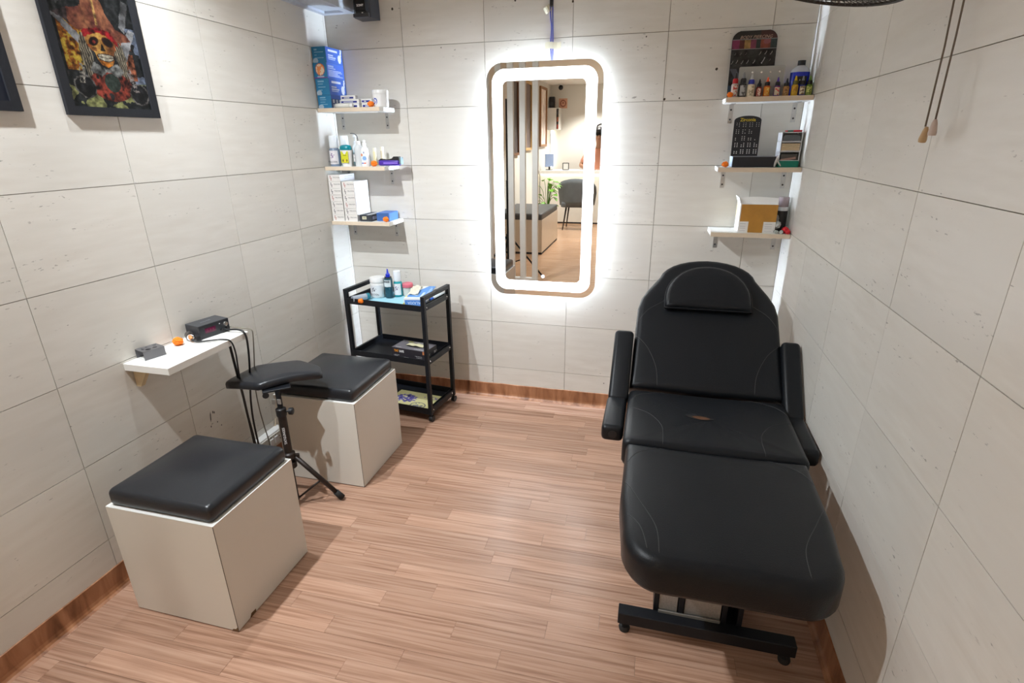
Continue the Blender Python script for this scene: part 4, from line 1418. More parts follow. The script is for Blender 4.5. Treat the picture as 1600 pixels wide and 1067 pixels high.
# pad: curved wedge, wider at its near end
wl = [(-0.245, -0.012), (-0.235, -0.022), (-0.065, -0.036), (-0.048, -0.028), (0.030, 0.072), (0.106, 0.142), (0.112, 0.158), (0.070, 0.212), (0.055, 0.220), (-0.040, 0.240), (-0.060, 0.236), (-0.205, 0.140), (-0.216, 0.125), (-0.244, 0.005)]
bmp = bm_pad(dense(wl, 0.022), 0.032, 0.015, 0.006, bot=0.006)
for v in bmp.verts:
    q = (v.co.x + 0.06) * 0.77 + (v.co.y - 0.10) * 0.64
    v.co.z -= 0.45 * q * q
link_mesh('arm_pad', bmp, M_LEATHER2, t, (0, 0, 0.582), (0.0, 0.0, 0.0), smooth=True)
b = bmesh.new(); bm_box(-0.050, 0.060, -0.012, 0.060, 0.5705, 0.5790, 0.002, 1, b)
link_mesh('pad_plate', b, M_BLACKM, t, (-0.01, 0, 0), (0, 0, math.radians(41)))
lathe('tilt_knob', [(0.004, 0), (0.004, 0.012), (0.012, 0.014), (0.013, 0.024), (0, 0.025)], M_BLACKP, t, (-0.030, -0.036, 0.572), (PI / 2, 0, math.radians(41)), 10)

# ------------------------------------------------------------------ trolley
TR = math.radians(-7)
t = thing('trolley', 'black three tier metal trolley on castors by the back wall', 'trolley', (-1.100, -0.245, 0), TR)
W2, D2 = 0.262, 0.150
pp = 0.011
for sx in (-1, 1):
    for sy in (-1, 1):
        x, y = sx * (W2 - pp), sy * (D2 - pp)
        box('post', x - pp, x + pp, y - pp, y + pp, 0.045, 0.755, M_BLACKM, t, 0.0015, 1)
        c = bmesh.new()
        bm_lathe([(0.006, 0.030), (0.006, 0.045)], 10, c, x, y)
        bm_box(x - 0.012, x + 0.012, y - 0.002, y + 0.016, 0.030, 0.033, bm=c)
        cs = link_mesh('castor', c, M_BLACKM, t)
        wh = bm_tube([(x - 0.011, y + 0.006, 0.0192), (x + 0.011, y + 0.006, 0.0192)], 0.0188, 18)
        link_mesh('wheel', wh, M_BLACKP, cs, smooth=False)
for sx in (-1, 1):
    x = sx * (W2 - pp)
    bm_ = bm_box(x - pp, x + pp, -(D2 - 2 * pp - 0.0003), (D2 - 2 * pp - 0.0003), 0.733, 0.755, 0.0015, 1)
    link_mesh('handle_rail', bm_, M_BLACKM, t)
for k, (z0, z1) in enumerate(((0.672, 0.705), (0.355, 0.390), (0.050, 0.088))):
    b = bm_box(-W2 + 2 * pp + 0.0005, W2 - 2 * pp - 0.0005, -D2 + 0.002, D2 - 0.002, z0, z0 + 0.004)
    bm_box(-W2 + 2 * pp + 0.0005, W2 - 2 * pp - 0.0005, -D2, -D2 + 0.003, z0, z1, bm=b)
    bm_box(-W2 + 2 * pp + 0.0005, W2 - 2 * pp - 0.0005, D2 - 0.003, D2, z0, z1, bm=b)
    for sx in (-1, 1):
        xx = sx * (W2 - 2 * pp - 0.002)
        bm_box(xx - 0.0015, xx + 0.0015, -D2 + 0.003, D2 - 0.003, z0 + 0.004, z1, bm=b)
    tr = link_mesh('tray', b, M_BLACKM, t)
    for sx in (-1, 1):
        xx = sx * (W2 - pp)
        box('side_rail', xx - 0.006, xx + 0.006, -(D2 - 2 * pp - 0.0003), (D2 - 2 * pp - 0.0003), z0, z1 - 0.004, M_BLACKM, t, 0.001, 1)
        for sy in (-1, 1):
            lathe('bolt', [(0.0045, 0), (0.0035, 0.002), (0, 0.0025)], M_CHROME, t, (sx * (W2 - pp) + sx * 0.0062, sy * (D2 - 0.034), (z0 + z1) / 2), (0, sx * PI / 2, 0), 8)

ct, st_ = math.cos(TR), math.sin(TR)


def on_trolley(x, y, z):
    return (-1.100 + x * ct - y * st_, -0.245 + x * st_ + y * ct, z)


mat_ = bm_box(-0.195, 0.150, -0.138, 0.135, 0, 0.0012)
bmesh.ops.subdivide_edges(mat_, edges=mat_.edges[:], cuts=6, use_grid_fill=True)
for v in mat_.verts:
    v.co.z += 0.0016 * (1 + math.sin(v.co.x * 40 + v.co.y * 25))
o = link_mesh('paper_liner', mat_, tint('pale blue paper', (0.36, 0.66, 0.78), 0.7), None, on_trolley(0.0, 0, 0.6763), (0, 0, TR), smooth=True)
tag(o, 'pale blue paper liner on the top tray of the trolley', 'liner')
TZ = 0.6815

def trolley_thing(name, label, cat, x, y, z=TZ, rz=0.0, group=None):
    # x, y are world coordinates
    return thing(name, label, cat, (x, y, z), TR + rz, group)


t = trolley_thing('cream_jar', 'large white jar with a dark emblem on the trolley', 'jar', -1.237, -0.215)
lathe('body', [(0.040, 0), (0.043, 0.004), (0.043, 0.080), (0.040, 0.088)], M_WHITE, t)
lathe('lid', [(0.043, 0.0883), (0.0435, 0.090), (0.0435, 0.112), (0.041, 0.116), (0, 0.116)], M_WHITE, t)
wrap_label('label', t, 0.0434, 0.010, 0.074, 215, 335, emblem((0.74, 0.75, 0.77), (0.10, 0.10, 0.12), 0.44, 0.62, 0.21), 60, 40)
text('lettering', 'FALOON', 0.0165, M_TEXTG, t, (0.002, -0.0442, 0.022), FRONT)

t = trolley_thing('dropper_bottle', 'dark ink bottle with a bright blue twist cap on the trolley', 'bottle', -1.166, -0.217)
lathe('body', [(0.0225, 0), (0.024, 0.003), (0.024, 0.108), (0.020, 0.116)], tint('dark blue green liquid', (0.015, 0.07, 0.10), 0.15), t)
lathe('collar', [(0.0205, 0.1162), (0.0205, 0.121)], pl_black, t)
lathe('cap', [(0.013, 0.1212), (0.013, 0.136), (0.007, 0.142), (0.004, 0.160), (0.0025, 0.168), (0, 0.169)], tint('royal blue cap', (0.01, 0.03, 0.50), 0.3), t, seg=16)
wrap_label('label', t, 0.0243, 0.066, 0.106, 205, 335, lambda u, v: np.where(((v > 0.62) & (v < 0.88) & (np.abs(u - 0.5) < 0.38) & (np.mod(u * 9, 1) > 0.25))[..., None], np.array([0.05, 0.06, 0.07]), np.array([0.66, 0.72, 0.74])), 40, 20)

t = foam_bottle(-1.126, -0.180, TZ, 0.0255, 0.150, 'foam pump bottle with a clear cap behind the blue capped bottle on the trolley', M_TLIQ, emblem((0.78, 0.78, 0.80), (0.16, 0.12, 0.22), 0.55, 0.6, 0.22))
t = trolley_thing('pink_jar', 'clear jar with a pink lid on the trolley', 'jar', -1.080, -0.150)
lathe('body', [(0.026, 0), (0.029, 0.003), (0.029, 0.045), (0.027, 0.05)], tint('clear grey plastic', (0.58, 0.58, 0.54), 0.1), t)
lathe('lid', [(0.0325, 0.0503), (0.033, 0.052), (0.032, 0.069), (0.029, 0.072), (0, 0.072)], tint('pink lid plastic', (0.72, 0.16, 0.22), 0.35), t)

t = trolley_thing('glove_carton', 'blue and white glove box with its lid torn open on the trolley', 'box', -0.965, -0.228, TZ, math.radians(17))
gw, gd, gh = 0.062, 0.132, 0.044
box('body', -gw, gw, -gd, gd, 0, gh, tint('white card', (0.80, 0.82, 0.84), 0.5), t, 0.001, 1)


def gal_top(u, v):
    c = np.zeros(u.shape + (3,)) + np.array([0.10, 0.30, 0.72])
    white = v > 0.16 + u * 1.25
    c[white] = (0.82, 0.82, 0.78)
    c[v < 0.10] = (0.78, 0.82, 0.86)
    c[((u - 0.45) / 0.09) ** 2 + ((v - 0.28) / 0.07) ** 2 < 1] = (0.62, 0.74, 0.86)
    c[(np.abs(u - 0.72) < 0.06) & (v > 0.14) & (v < 0.48)] = (0.58, 0.72, 0.88)
    c[(np.abs(u - 0.90) < 0.05) & (v > 0.22) & (v < 0.86) & (np.mod(v * 11, 1) > 0.4)] = (0.45, 0.60, 0.85)
    c[(v < 0.2) & (u < 0.08) & (v > 0.1)] = (0.8, 0.75, 0.3)
    return c


printed('top_print', 2 * gw, 2 * gd, 44, 80, gal_top, t, (-gw, -gd, gh + 0.0004), (0, 0, 0))
box('front_print', -gw + 0.006, gw, -gd - 0.0005, -gd, 0.002, gh * 0.80, tint('galaxy blue card', (0.09, 0.25, 0.66), 0.45), t)
text('lettering', 'GALAXIA', 0.0215, tint('pale blue print', (0.55, 0.70, 0.90), 0.5), t, (0.0045, -gd - 0.0009, 0.019), (PI / 2, PI, 0), bold=0.0003)
box('yellow_tab', -gw - 0.004, -gw + 0.006, -gd - 0.001, -gd + 0.006, 0.004, 0.018, tint('yellow latex', (0.75, 0.66, 0.12), 0.5), t)
b = bmesh.new(); bmesh.ops.create_grid(b, x_segments=14, y_segments=18, size=0.5)
for v in b.verts:
    x, y = v.co.x, v.co.y
    v.co = Vector((-0.034 + x * 0.055 - 0.02 * y, 0.03 + y * 0.19, 0.003 + 0.004 * math.sin(x * 9 + y * 4) * math.sin(y * 13 + 1) + 0.008 * (0.5 - abs(y))))
ext = bmesh.ops.extrude_face_region(b, geom=b.faces[:])
for v in [g for g in ext['geom'] if isinstance(g, bmesh.types.BMVert)]:
    v.co.z += 0.0012
link_mesh('latex_glove', b, tint('pale cream latex', (0.80, 0.76, 0.62), 0.5), t, (0, 0, gh + 0.002), smooth=True)

t = trolley_thing('clear_roll', 'clear plastic bottle with a teal base lying at the left front of the trolley', 'bottle', -1.292, -0.318, TZ + 0.0182, math.radians(65))
link_mesh('body', bm_tube([(-0.055, 0, 0), (0.030, 0, 0)], 0.018, 16), tint('hazy grey plastic', (0.36, 0.40, 0.46), 0.15), t, smooth=False)
link_mesh('base', bm_tube([(0.0302, 0, 0), (0.050, 0, 0), (0.053, 0, 0)], [0.0183, 0.0183, 0.015], 16), tint('dark teal plastic', (0.01, 0.16, 0.22), 0.2), t, smooth=True)
marigold(-1.262, -0.376, TZ, 0.0165, 'orange marigold head at the front left of the trolley top')
t = trolley_thing('cup_strip', 'strip of clear ink cups at the front of the trolley top', 'tray', -1.165, -0.366, TZ + 0.001, math.radians(2))
b = bm_box(-0.068, 0.068, -0.013, 0.013, 0.0, 0.002)
link_mesh('strip', b, tint('pale clear plastic', (0.30, 0.50, 0.58), 0.15), t)
for k in range(6):
    x = -0.056 + k * 0.0225
    r_ = bm_tube([(x + 0.009 * math.cos(a), 0.009 * math.sin(a), 0.005) for a in np.linspace(0, 2 * PI, 13)[:-1]], 0.0018, 6, closed=True)
    link_mesh('cup', r_, tint('grey clear rim', (0.20, 0.27, 0.32), 0.2), t, smooth=True)
t = trolley_thing('squeeze_bottle', 'clear squeeze bottle with a blue cap lying along the right rail of the trolley', 'bottle', -0.876, -0.215, TZ + 0.0155, math.radians(84))
link_mesh('body', bm_tube([(-0.030, 0, 0), (-0.02, 0, 0), (0.075, 0, 0), (0.08, 0, 0)], [0.010, 0.0145, 0.0145, 0.012], 14), tint('hazy white plastic', (0.66, 0.72, 0.75), 0.15), t, smooth=True)
link_mesh('cap', bm_tube([(-0.058, 0, 0), (-0.0305, 0, 0)], [0.006, 0.010], 12), tint('bright blue cap', (0.02, 0.12, 0.60), 0.3), t, smooth=True)
t = trolley_thing('needle_packet', 'small clear packet with dark print at the front right of the trolley top', 'packet', -0.930, -0.372, TZ, math.radians(8))
printed('packet_print', 0.08, 0.035, 20, 10, lambda u, v: np.where((fbm(u * 8, v * 6, 4) > 0.52)[..., None], np.array([0.10, 0.11, 0.12]), np.array([0.62, 0.66, 0.68])), t, (-0.04, -0.015, 0.0021), (0, 0, 0))
box('packet', -0.04, 0.04, -0.015, 0.02, 0.0, 0.002, tint('clear grey film', (0.5, 0.54, 0.56), 0.2), t)

# glove box on the middle tray
t = thing('tissue_box', 'black and orange printed glove box with pale gloves showing, on the middle tray', 'box', (-0.995, -0.300, 0.3592), TR + math.radians(-2))
bw, bd, bh = 0.112, 0.062, 0.062
box('body', -bw, bw, -bd, bd, 0, bh, tint('charcoal printed card', (0.030, 0.027, 0.032), 0.4), t, 0.001, 1)


def tat_front(u, v):
    c = np.zeros(u.shape + (3,)) + np.array([0.028, 0.024, 0.030])
    c[(v < 0.06)] = (0.3, 0.3, 0.3)
    for (a, b_, y) in ((0.05, 0.22, 0.30), (0.05, 0.16, 0.20), (0.35, 0.50, 0.17), (0.70, 0.90, 0.42), (0.74, 0.90, 0.30)):
        c[(u > a) & (u < b_) & (np.abs(v - y) < 0.03) & (np.mod(u * 60, 1) > 0.3)] = (0.5, 0.5, 0.5)
    c[(np.abs(u - 0.96) < 0.03) & (v > 0.7)] = (0.55, 0.20, 0.08)
    return c


def tat_top(u, v):
    c = np.zeros(u.shape + (3,)) + np.array([0.16, 0.15, 0.17])
    c[(v > 0.84) & (v < 0.95) & (u > 0.18) & (u < 0.34)] = (0.40, 0.40, 0.10)
    c[(v > 0.84) & (v < 0.95) & (u > 0.36) & (u < 0.75) & (np.mod(u * 24, 1) > 0.35)] = (0.55, 0.55, 0.55)
    c[(v > 0.10) & (v < 0.17) & (u > 0.05) & (u < 0.25) & (np.mod(u * 50, 1) > 0.3)] = (0.5, 0.5, 0.5)
    c[(v > 0.10) & (v < 0.17) & (u > 0.62) & (u < 0.9) & (np.mod(u * 50, 1) > 0.3)] = (0.55, 0.55, 0.55)
    c[((u - 0.55) / 0.30) ** 2 + ((v - 0.50) / 0.20) ** 2 < 1] = (0.03, 0.03, 0.03)
    return c


printed('front_print', 2 * bw, bh, 80, 22, tat_front, t, (-bw, -bd - 0.0004, 0), FRONT)
printed('top_print', 2 * bw, 2 * bd, 70, 36, tat_top, t, (-bw, -bd, bh + 0.0004), (0, 0, 0))
text('lettering', 'TAT', 0.019, tint('orange print', (0.85, 0.32, 0.02), 0.5), t, (-bw + 0.030, -bd - 0.0008, 0.043), FRONT, bold=0.0006, sx=0.85)
text('lettering', 'SAFE', 0.019, M_TEXTW, t, (-bw + 0.066, -bd - 0.0008, 0.043), FRONT, bold=0.0004, sx=0.80)
printed('end_print', 2 * bd, bh, 24, 14, lambda u, v: np.where(((fbm(u * 7, v * 5, 12) > 0.60) & (v < 0.6))[..., None], np.array([0.6, 0.6, 0.6]), np.array([0.03, 0.03, 0.032])), t, (bw + 0.0004, -bd, 0), RIGHT)
b = bmesh.new(); bmesh.ops.create_grid(b, x_segments=14, y_segments=6, size=0.5)
for v in b.verts:
    x, y = v.co.x, v.co.y
    v.co = Vector((0.012 + x * 0.115, 0.002 + y * 0.036, 0.004 + 0.010 * (0.25 - x * x) * 4 * (0.6 + 0.4 * math.sin(x * 14)) * (1 - abs(y))))
ext = bmesh.ops.extrude_face_region(b, geom=b.faces[:])
for v in [g for g in ext['geom'] if isinstance(g, bmesh.types.BMVert)]:
    v.co.z += 0.001
link_mesh('latex_glove', b, tint('pale yellow latex', (0.70, 0.66, 0.42), 0.5), t, (0, 0, bh + 0.0005), smooth=True)


def flash(u, v):
    c = np.zeros(u.shape + (3,)) + np.array([0.66, 0.62, 0.30]) + (fbm(u * 3, v * 3, 2)[..., None] - 0.5) * 0.10
    n = fbm(u * 22, v * 18, 7)
    a = ((u - 0.30) / 0.24) ** 2 + ((v - 0.56) / 0.24) ** 2
    c[(a < 1.0 + 0.25 * np.sin(13 * np.arctan2(v - 0.56, u - 0.30))) & (n > 0.40)] = (0.12, 0.10, 0.36)
    c[(a < 0.9) & (n > 0.60)] = (0.03, 0.03, 0.12)
    b_ = ((u - 0.70) / 0.17) ** 2 + ((v - 0.24) / 0.19) ** 2
    c[(b_ < 1) & (b_ > 0.72)] = (0.12, 0.13, 0.16)
    c[(b_ < 0.72) & (n > 0.52)] = (0.20, 0.22, 0.24)
    d = ((u - 0.80) / 0.16) ** 2 + ((v - 0.78) / 0.10) ** 2
    c[(d < 1) & (n > 0.50)] = (0.20, 0.16, 0.34)
    c[((u - 0.15) / 0.06) ** 2 + ((v - 0.15) / 0.06) ** 2 < 1] = (0.10, 0.08, 0.10)
    return c


o = printed('design_sheet', 0.30, 0.205, 150, 100, flash, None, on_trolley(-0.085, -0.128, 0.0548), (0, 0, TR))
bm = bmesh.new(); bm.from_mesh(o.data)
bm.to_mesh(o.data); bm.free()
md = o.modifiers.new('thickness', 'SOLIDIFY'); md.thickness = 0.0005; md.offset = -1
tag(o, 'yellowish sheet of purple and grey tattoo designs on the lowest trolley tray', 'sheet')

# ------------------------------------------------------------------ things on the left wall shelf
PZ = SZ
t = thing('power_supply', 'small black power supply box with a dark red display on the left wall shelf', 'power supply', (-1.450, -1.262, PZ + 0.0004), math.radians(77))
# local: x along the front (towards the back wall), -y is the front
box('case', -0.067, 0.067, -0.042, 0.042, 0.0, 0.056, tint('charcoal metal', (0.055, 0.058, 0.065), 0.4, 0.3), t, 0.002, 2)
box('front_panel', -0.065, 0.065, -0.0435, -0.0422, 0.001, 0.055, tint('black panel', (0.02, 0.022, 0.026), 0.3), t)
box('display', -0.042, 0.004, -0.0442, -0.0436, 0.020, 0.040, tint('dark red display', (0.10, 0.004, 0.035), 0.15), t)
for dx in (-0.031, -0.019, -0.007):
    text('lettering', '8', 0.013, tint('dull red segments', (0.20, 0.02, 0.06), 0.4), t, (dx, -0.0445, 0.030), FRONT)
lathe('dial', [(0.010, 0), (0.010, 0.006), (0.0085, 0.010), (0, 0.0105)], M_CHROME, t, (0.046, -0.0436, 0.037), (PI / 2, 0, 0), 16)
for (dx, dz) in ((0.030, 0.014), (0.052, 0.014)):
    lathe('jack', [(0.0055, 0), (0.0055, 0.004), (0, 0.0045)], M_BLACKP, t, (dx, -0.0436, dz), (PI / 2, 0, 0), 12)
lathe('led', [(0.002, 0), (0.002, 0.001), (0, 0.0015)], M_TEXTW, t, (0.024, -0.0436, 0.043), (PI / 2, 0, 0), 8)
for (dx, s) in ((-0.012, 0.013), (0.01, 0.010)):
    pass
text('lettering', 'POWER', 0.014, tint('faint grey print', (0.22, 0.23, 0.25), 0.5), t, (-0.005, 0.0, 0.0563), (0, 0, 0.15))

t = thing('tattoo_machine', 'silver and black tattoo machine with an orange end beside the power supply', 'machine', (-1.455, -1.352, PZ + 0.0165), math.radians(-38))
link_mesh('grip', bm_tube([(-0.034, 0, 0), (-0.006, 0, 0)], 0.0160, 18), tint('grey anodised metal', (0.18, 0.17, 0.16), 0.3, 0.8), t, smooth=False)
link_mesh('body', bm_tube([(-0.0058, 0, 0), (0.006, 0, 0)], 0.0130, 18), M_CHROME, t, smooth=False)
link_mesh('connector', bm_tube([(0.0062, 0, 0), (0.024, 0, 0)], [0.008, 0.0065], 12), tint('copper orange', (0.72, 0.30, 0.10), 0.35), t, smooth=True)
b = bm_box(-0.012, 0.030, 0.014, 0.034, -0.0145, 0.008, 0.004, 2)
link_mesh('frame', b, M_BLACKP, t)

t = thing('machine_holder', 'bent grey metal holder with round holes at the left end of the wall shelf', 'holder', (-1.470, -1.522, PZ + 0.0004), math.radians(-17))
M_GUN = tint('gunmetal sheet', (0.17, 0.17, 0.18), 0.35, metal=0.6)
hw, hl, hh = 0.030, 0.037, 0.034
# top plate pierced with holes
b = bmesh.new()
outer = [b.verts.new((x, y, hh)) for x, y in ((-hw, -hl), (hw, -hl), (hw, hl), (-hw, hl))]
link = None
b.free()
holes = [(-0.012, 0.022, 0.0065), (0.012, 0.012, 0.0085), (0.014, -0.012, 0.0095), (-0.017, -0.004, 0.0045), (-0.016, -0.020, 0.0035), (-0.002, -0.022, 0.0055)]
cu = bpy.data.curves.new('plate', 'CURVE'); cu.dimensions = '2D'; cu.fill_mode = 'BOTH'; cu.extrude = 0.0008
s = cu.splines.new('POLY'); s.points.add(3); s.use_cyclic_u = True
for p, (x, y) in zip(s.points, ((-hw, -hl), (hw, -hl), (hw, hl), (-hw, hl))):
    p.co = (x, y, 0, 1)
for (x, y, r) in holes:
    s = cu.splines.new('POLY'); s.points.add(17); s.use_cyclic_u = True
    for k, p in enumerate(s.points):
        p.co = (x + r * math.cos(-2 * PI * k / 18), y + r * math.sin(-2 * PI * k / 18), 0, 1)
co_ = bpy.data.objects.new('plate', cu); COL.objects.link(co_)
me = bpy.data.meshes.new_from_object(co_.evaluated_get(bpy.context.evaluated_depsgraph_get()))
bpy.data.objects.remove(co_)
me.materials.clear(); me.materials.append(M_GUN)
o = bpy.data.objects.new('top_plate', me); COL.objects.link(o); o.parent = t; o.location = (0, 0, hh - 0.0008)
box('side_plate', -hw, -hw + 0.0016, -hl, hl, 0, hh - 0.0017, M_GUN, t)
box('side_plate', hw - 0.0016, hw, -hl, hl, 0, hh - 0.0017, M_GUN, t)
marigold(-1.466, -1.402, PZ, 0.0185, 'orange marigold head on the left wall shelf')

# ------------------------------------------------------------------ leads and switchboard
def cable(name, label, pts, r, mat, n=10):
    o = tube(name, catmull(pts, n), r, mat, None, 8)
    tag(o, label, 'cable')
    return o


M_CABLE = tint('black cable sheath', (0.012, 0.012, 0.013), 0.4)
cable('clip_cord', 'thin black lead running from the tattoo machine over the shelf edge and down', [(-1.436, -1.367, 0.8115), (-1.410, -1.366, 0.803), (-1.370, -1.345, 0.8035), (-1.330, -1.322, 0.803), (-1.308, -1.306, 0.790), (-1.304, -1.298, 0.74), (-1.320, -1.285, 0.66), (-1.352, -1.255, 0.56), (-1.390, -1.215, 0.40), (-1.40, -1.20, 0.25), (-1.41, -1.19, 0.06), (-1.40, -1.20, 0.006)], 0.0032, M_CABLE)
cable('foot_switch_lead', 'thick black lead hanging from under the wall shelf', [(-1.352, -1.270, 0.766), (-1.353, -1.266, 0.70), (-1.366, -1.247, 0.60), (-1.384, -1.222, 0.50), (-1.404, -1.198, 0.38), (-1.412, -1.182, 0.26), (-1.412, -1.175, 0.10), (-1.40, -1.17, 0.009)], 0.0052, M_CABLE)
cable('power_lead', 'black lead plugged into the front of the power supply and hanging down', [(-1.405, -1.232, 0.812), (-1.380, -1.226, 0.808), (-1.340, -1.224, 0.810), (-1.312, -1.224, 0.800), (-1.306, -1.222, 0.76), (-1.322, -1.216, 0.66), (-1.350, -1.206, 0.55), (-1.378, -1.192, 0.45), (-1.398, -1.178, 0.34), (-1.404, -1.168, 0.20), (-1.398, -1.162, 0.06), (-1.39, -1.16, 0.007)], 0.0042, M_CABLE)
cable('mains_lead', 'thin grey mains lead from the power supply down to the white switchboard', [(-1.400, -1.206, 0.812), (-1.372, -1.194, 0.808), (-1.345, -1.190, 0.805), (-1.308, -1.186, 0.800), (-1.306, -1.184, 0.77), (-1.330, -1.176, 0.66), (-1.395, -1.130, 0.50), (-1.420, -1.105, 0.38), (-1.440, -1.075, 0.27), (-1.452, -1.050, 0.17), (-1.456, -1.045, 0.128)], 0.0026, tint('grey cable sheath', (0.20, 0.18, 0.14), 0.5))

t = thing('switchboard', 'white switchboard with sockets low on the left wall', 'socket', (XL, -1.018, 0.094))
box('back_box', 0.0005, 0.042, -0.105, 0.105, 0.0, 0.078, M_WHITE, t, 0.003, 2)
box('face_plate', 0.0422, 0.047, -0.103, 0.103, 0.002, 0.070, tint('ivory plastic', (0.76, 0.74, 0.68), 0.35), t, 0.002, 2)
for dy in (0.000, 0.034):
    box('rocker', 0.0471, 0.053, dy - 0.011, dy + 0.011, 0.020, 0.056, M_WHITE, t, 0.002, 2)
for (dy, dz) in ((0.060, 0.045), (0.075, 0.050), (0.090, 0.045), (0.064, 0.028), (0.086, 0.028), (0.075, 0.018), (0.000, 0.063), (0.034, 0.063)):
    lathe('socket_hole', [(0.0032, 0), (0.0032, 0.0008), (0, 0.0009)], M_INK, t, (0.0471, dy, dz), (0, PI / 2, 0), 8)
box('plug', 0.0472, 0.066, -0.044, -0.018, 0.012, 0.034, M_BLACKP, t, 0.003, 2)
b = bm_tube(catmull([(0.006, 0.088, 0.078), (0.007, 0.096, 0.092), (0.004, 0.105, 0.112)], 5), [0.004] * 3 + [0.003] * 8, 6)
link_mesh('putty', b, tint('cream putty', (0.66, 0.55, 0.40), 0.8), t)

# ------------------------------------------------------------------ framed pictures on the left wall
def inside(poly, u, v):
    m_ = np.zeros(u.shape, bool)
    n = len(poly)
    for i in range(n):
        x0, y0 = poly[i - 1]; x1, y1 = poly[i]
        c = ((y0 > v) != (y1 > v))
        m_ ^= c & (u < (x1 - x0) * (v - y0) / ((y1 - y0) if y1 != y0 else 1e-9) + x0)
    return m_


def skull_art(u, v):
    """Dark painterly print: hatted grinning skull with long hair, crossed blades, leafy ground."""
    ar = 1.43
    n1 = fbm(u * 8, v * 8 * ar, 3); n2 = fbm(u * 24, v * 24 * ar, 8); n3 = fbm(u * 4 + 3, v * 4 * ar, 5); n4 = fbm(u * 55, v * 55 * ar, 11, 2)
    wu = u + 0.020 * (n2 - 0.5) + 0.03 * (n1 - 0.5); wv = v + 0.016 * (n4 - 0.5) + 0.02 * (n1 - 0.5)
    c = np.zeros(u.shape + (3,)) + np.array([0.012, 0.014, 0.015])
    c += (0.030 * np.clip(n2 - 0.45, 0, 1) * 2)[..., None]
    tex = 0.35 + 1.3 * n2

    def put(mask, col, lo=0.25, hi=1.2, nz=None):
        t_ = np.clip(((n2 if nz is None else nz) - 0.25) / 0.5, 0, 1)
        cc = np.array(col) * (lo + (hi - lo) * t_)[..., None]
        c[mask] = cc[mask]
    # leafy ground and margins
    leaf = fbm(wu * 7, wv * 9, 21, 3)
    put((leaf > 0.57) & (v < 0.17), (0.30, 0.31, 0.12), 0.5, 1.2)
    put((leaf > 0.60) & (v >= 0.17) & (v < 0.45) & ((u < 0.12) | (u > 0.88)), (0.26, 0.29, 0.17), 0.4, 1.1)
    put((leaf > 0.58) & (u > 0.86) & (v > 0.2) & (v < 0.62), (0.20, 0.24, 0.33), 0.4, 1.1)
    put((n3 > 0.46) & (u > 0.78) & (v > 0.26) & (v < 0.60) & (leaf < 0.56), (0.012, 0.05, 0.10), 0.4, 1.3)
    # fire at the left, warm rust at the right
    fire = (u > 0.05) & (u < 0.33 + 0.05 * (n1 - 0.5)) & (v > 0.26) & (v < 0.62) & (n1 > 0.40)
    put(fire, (0.42, 0.13, 0.015), 0.1, 1.5)
    put(fire & (n2 > 0.56), (0.50, 0.34, 0.04), 0.4, 1.0)
    put((u > 0.76) & (u < 0.90) & (v > 0.22) & (v < 0.50) & (n1 > 0.48), (0.30, 0.09, 0.04), 0.1, 1.4)
    # blades with a bright edge
    for poly, k in (([(0.00, 0.63), (0.06, 0.645), (0.36, 0.47), (0.34, 0.39)], 0.30), ([(1.0, 0.60), (0.93, 0.62), (0.72, 0.44), (0.74, 0.34), (0.80, 0.36)], 0.36),
                    ([(-0.02, 0.98), (0.08, 0.98), (0.20, 0.74), (0.10, 0.70)], 0.26), ([(0.98, 0.80), (0.90, 0.82), (0.80, 0.62), (0.86, 0.58)], 0.28)):
        put(inside(poly, wu, wv), (k, k, k * 1.03), 0.15, 1.25, n1)
    # long hair in strands
    for side, hx0 in ((-1, 0.325), (1, 0.715)):
        hx = hx0 + side * 0.13 * (0.5 - v) ** 1.0 - side * 0.10 * np.clip(0.28 - v, 0, 1) * 2
        hm = (np.abs(wu - hx) < 0.055 + 0.02 * np.sin(v * 20)) & (v < 0.53) & (v > 0.13)
        st = 0.5 + 0.5 * np.sin((wu - hx) * 230 + v * 30 + 4 * n1)
        cc = np.array([0.33, 0.28, 0.20]) * (0.08 + 0.95 * st ** 1.6 * tex)[..., None]
        c[hm] = cc[hm]
    # coat, chains and pistols
    put((((u - 0.53) / 0.27) ** 2 + ((v - 0.165) / 0.115) ** 2 < 1) & (n1 > 0.42), (0.22, 0.035, 0.02), 0.05, 1.7)
    put(((u - 0.55) / 0.10) ** 2 + ((v - 0.19) / 0.07) ** 2 < 1, (0.03, 0.045, 0.035), 0.3, 1.3)
    for (px, py) in ((0.20, 0.145), (0.88, 0.115)):
        rr = np.hypot((wu - px) / 0.13, (wv - py) / 0.085)
        put(rr < 1, (0.018, 0.018, 0.020))
        put((rr < 1) & (rr > 0.86), (0.14, 0.13, 0.12), 0.1, 1.6)
    put((np.abs(wu - 0.19 - 0.3 * (v - 0.2)) < 0.030) & (v > 0.17) & (v < 0.31) & (n4 > 0.45), (0.34, 0.31, 0.26))
    put((np.abs(wu - 0.83 + 0.3 * (v - 0.2)) < 0.035) & (v > 0.13) & (v < 0.31) & (n4 > 0.45), (0.30, 0.26, 0.24))
    put(inside([(0.36, 0.33), (0.30, 0.26), (0.44, 0.235), (0.53, 0.275), (0.66, 0.235), (0.74, 0.28), (0.66, 0.335), (0.53, 0.29)], wu, wv), (0.20, 0.20, 0.19), 0.15, 1.4)
    # skull: cranium, cheekbones, tapering jaw, lit from the upper left
    sk = [(0.345, 0.53), (0.335, 0.47), (0.36, 0.43), (0.42, 0.405), (0.435, 0.35), (0.47, 0.318), (0.54, 0.300), (0.61, 0.322), (0.64, 0.36), (0.65, 0.41), (0.69, 0.44), (0.70, 0.49), (0.69, 0.545), (0.5, 0.575)]
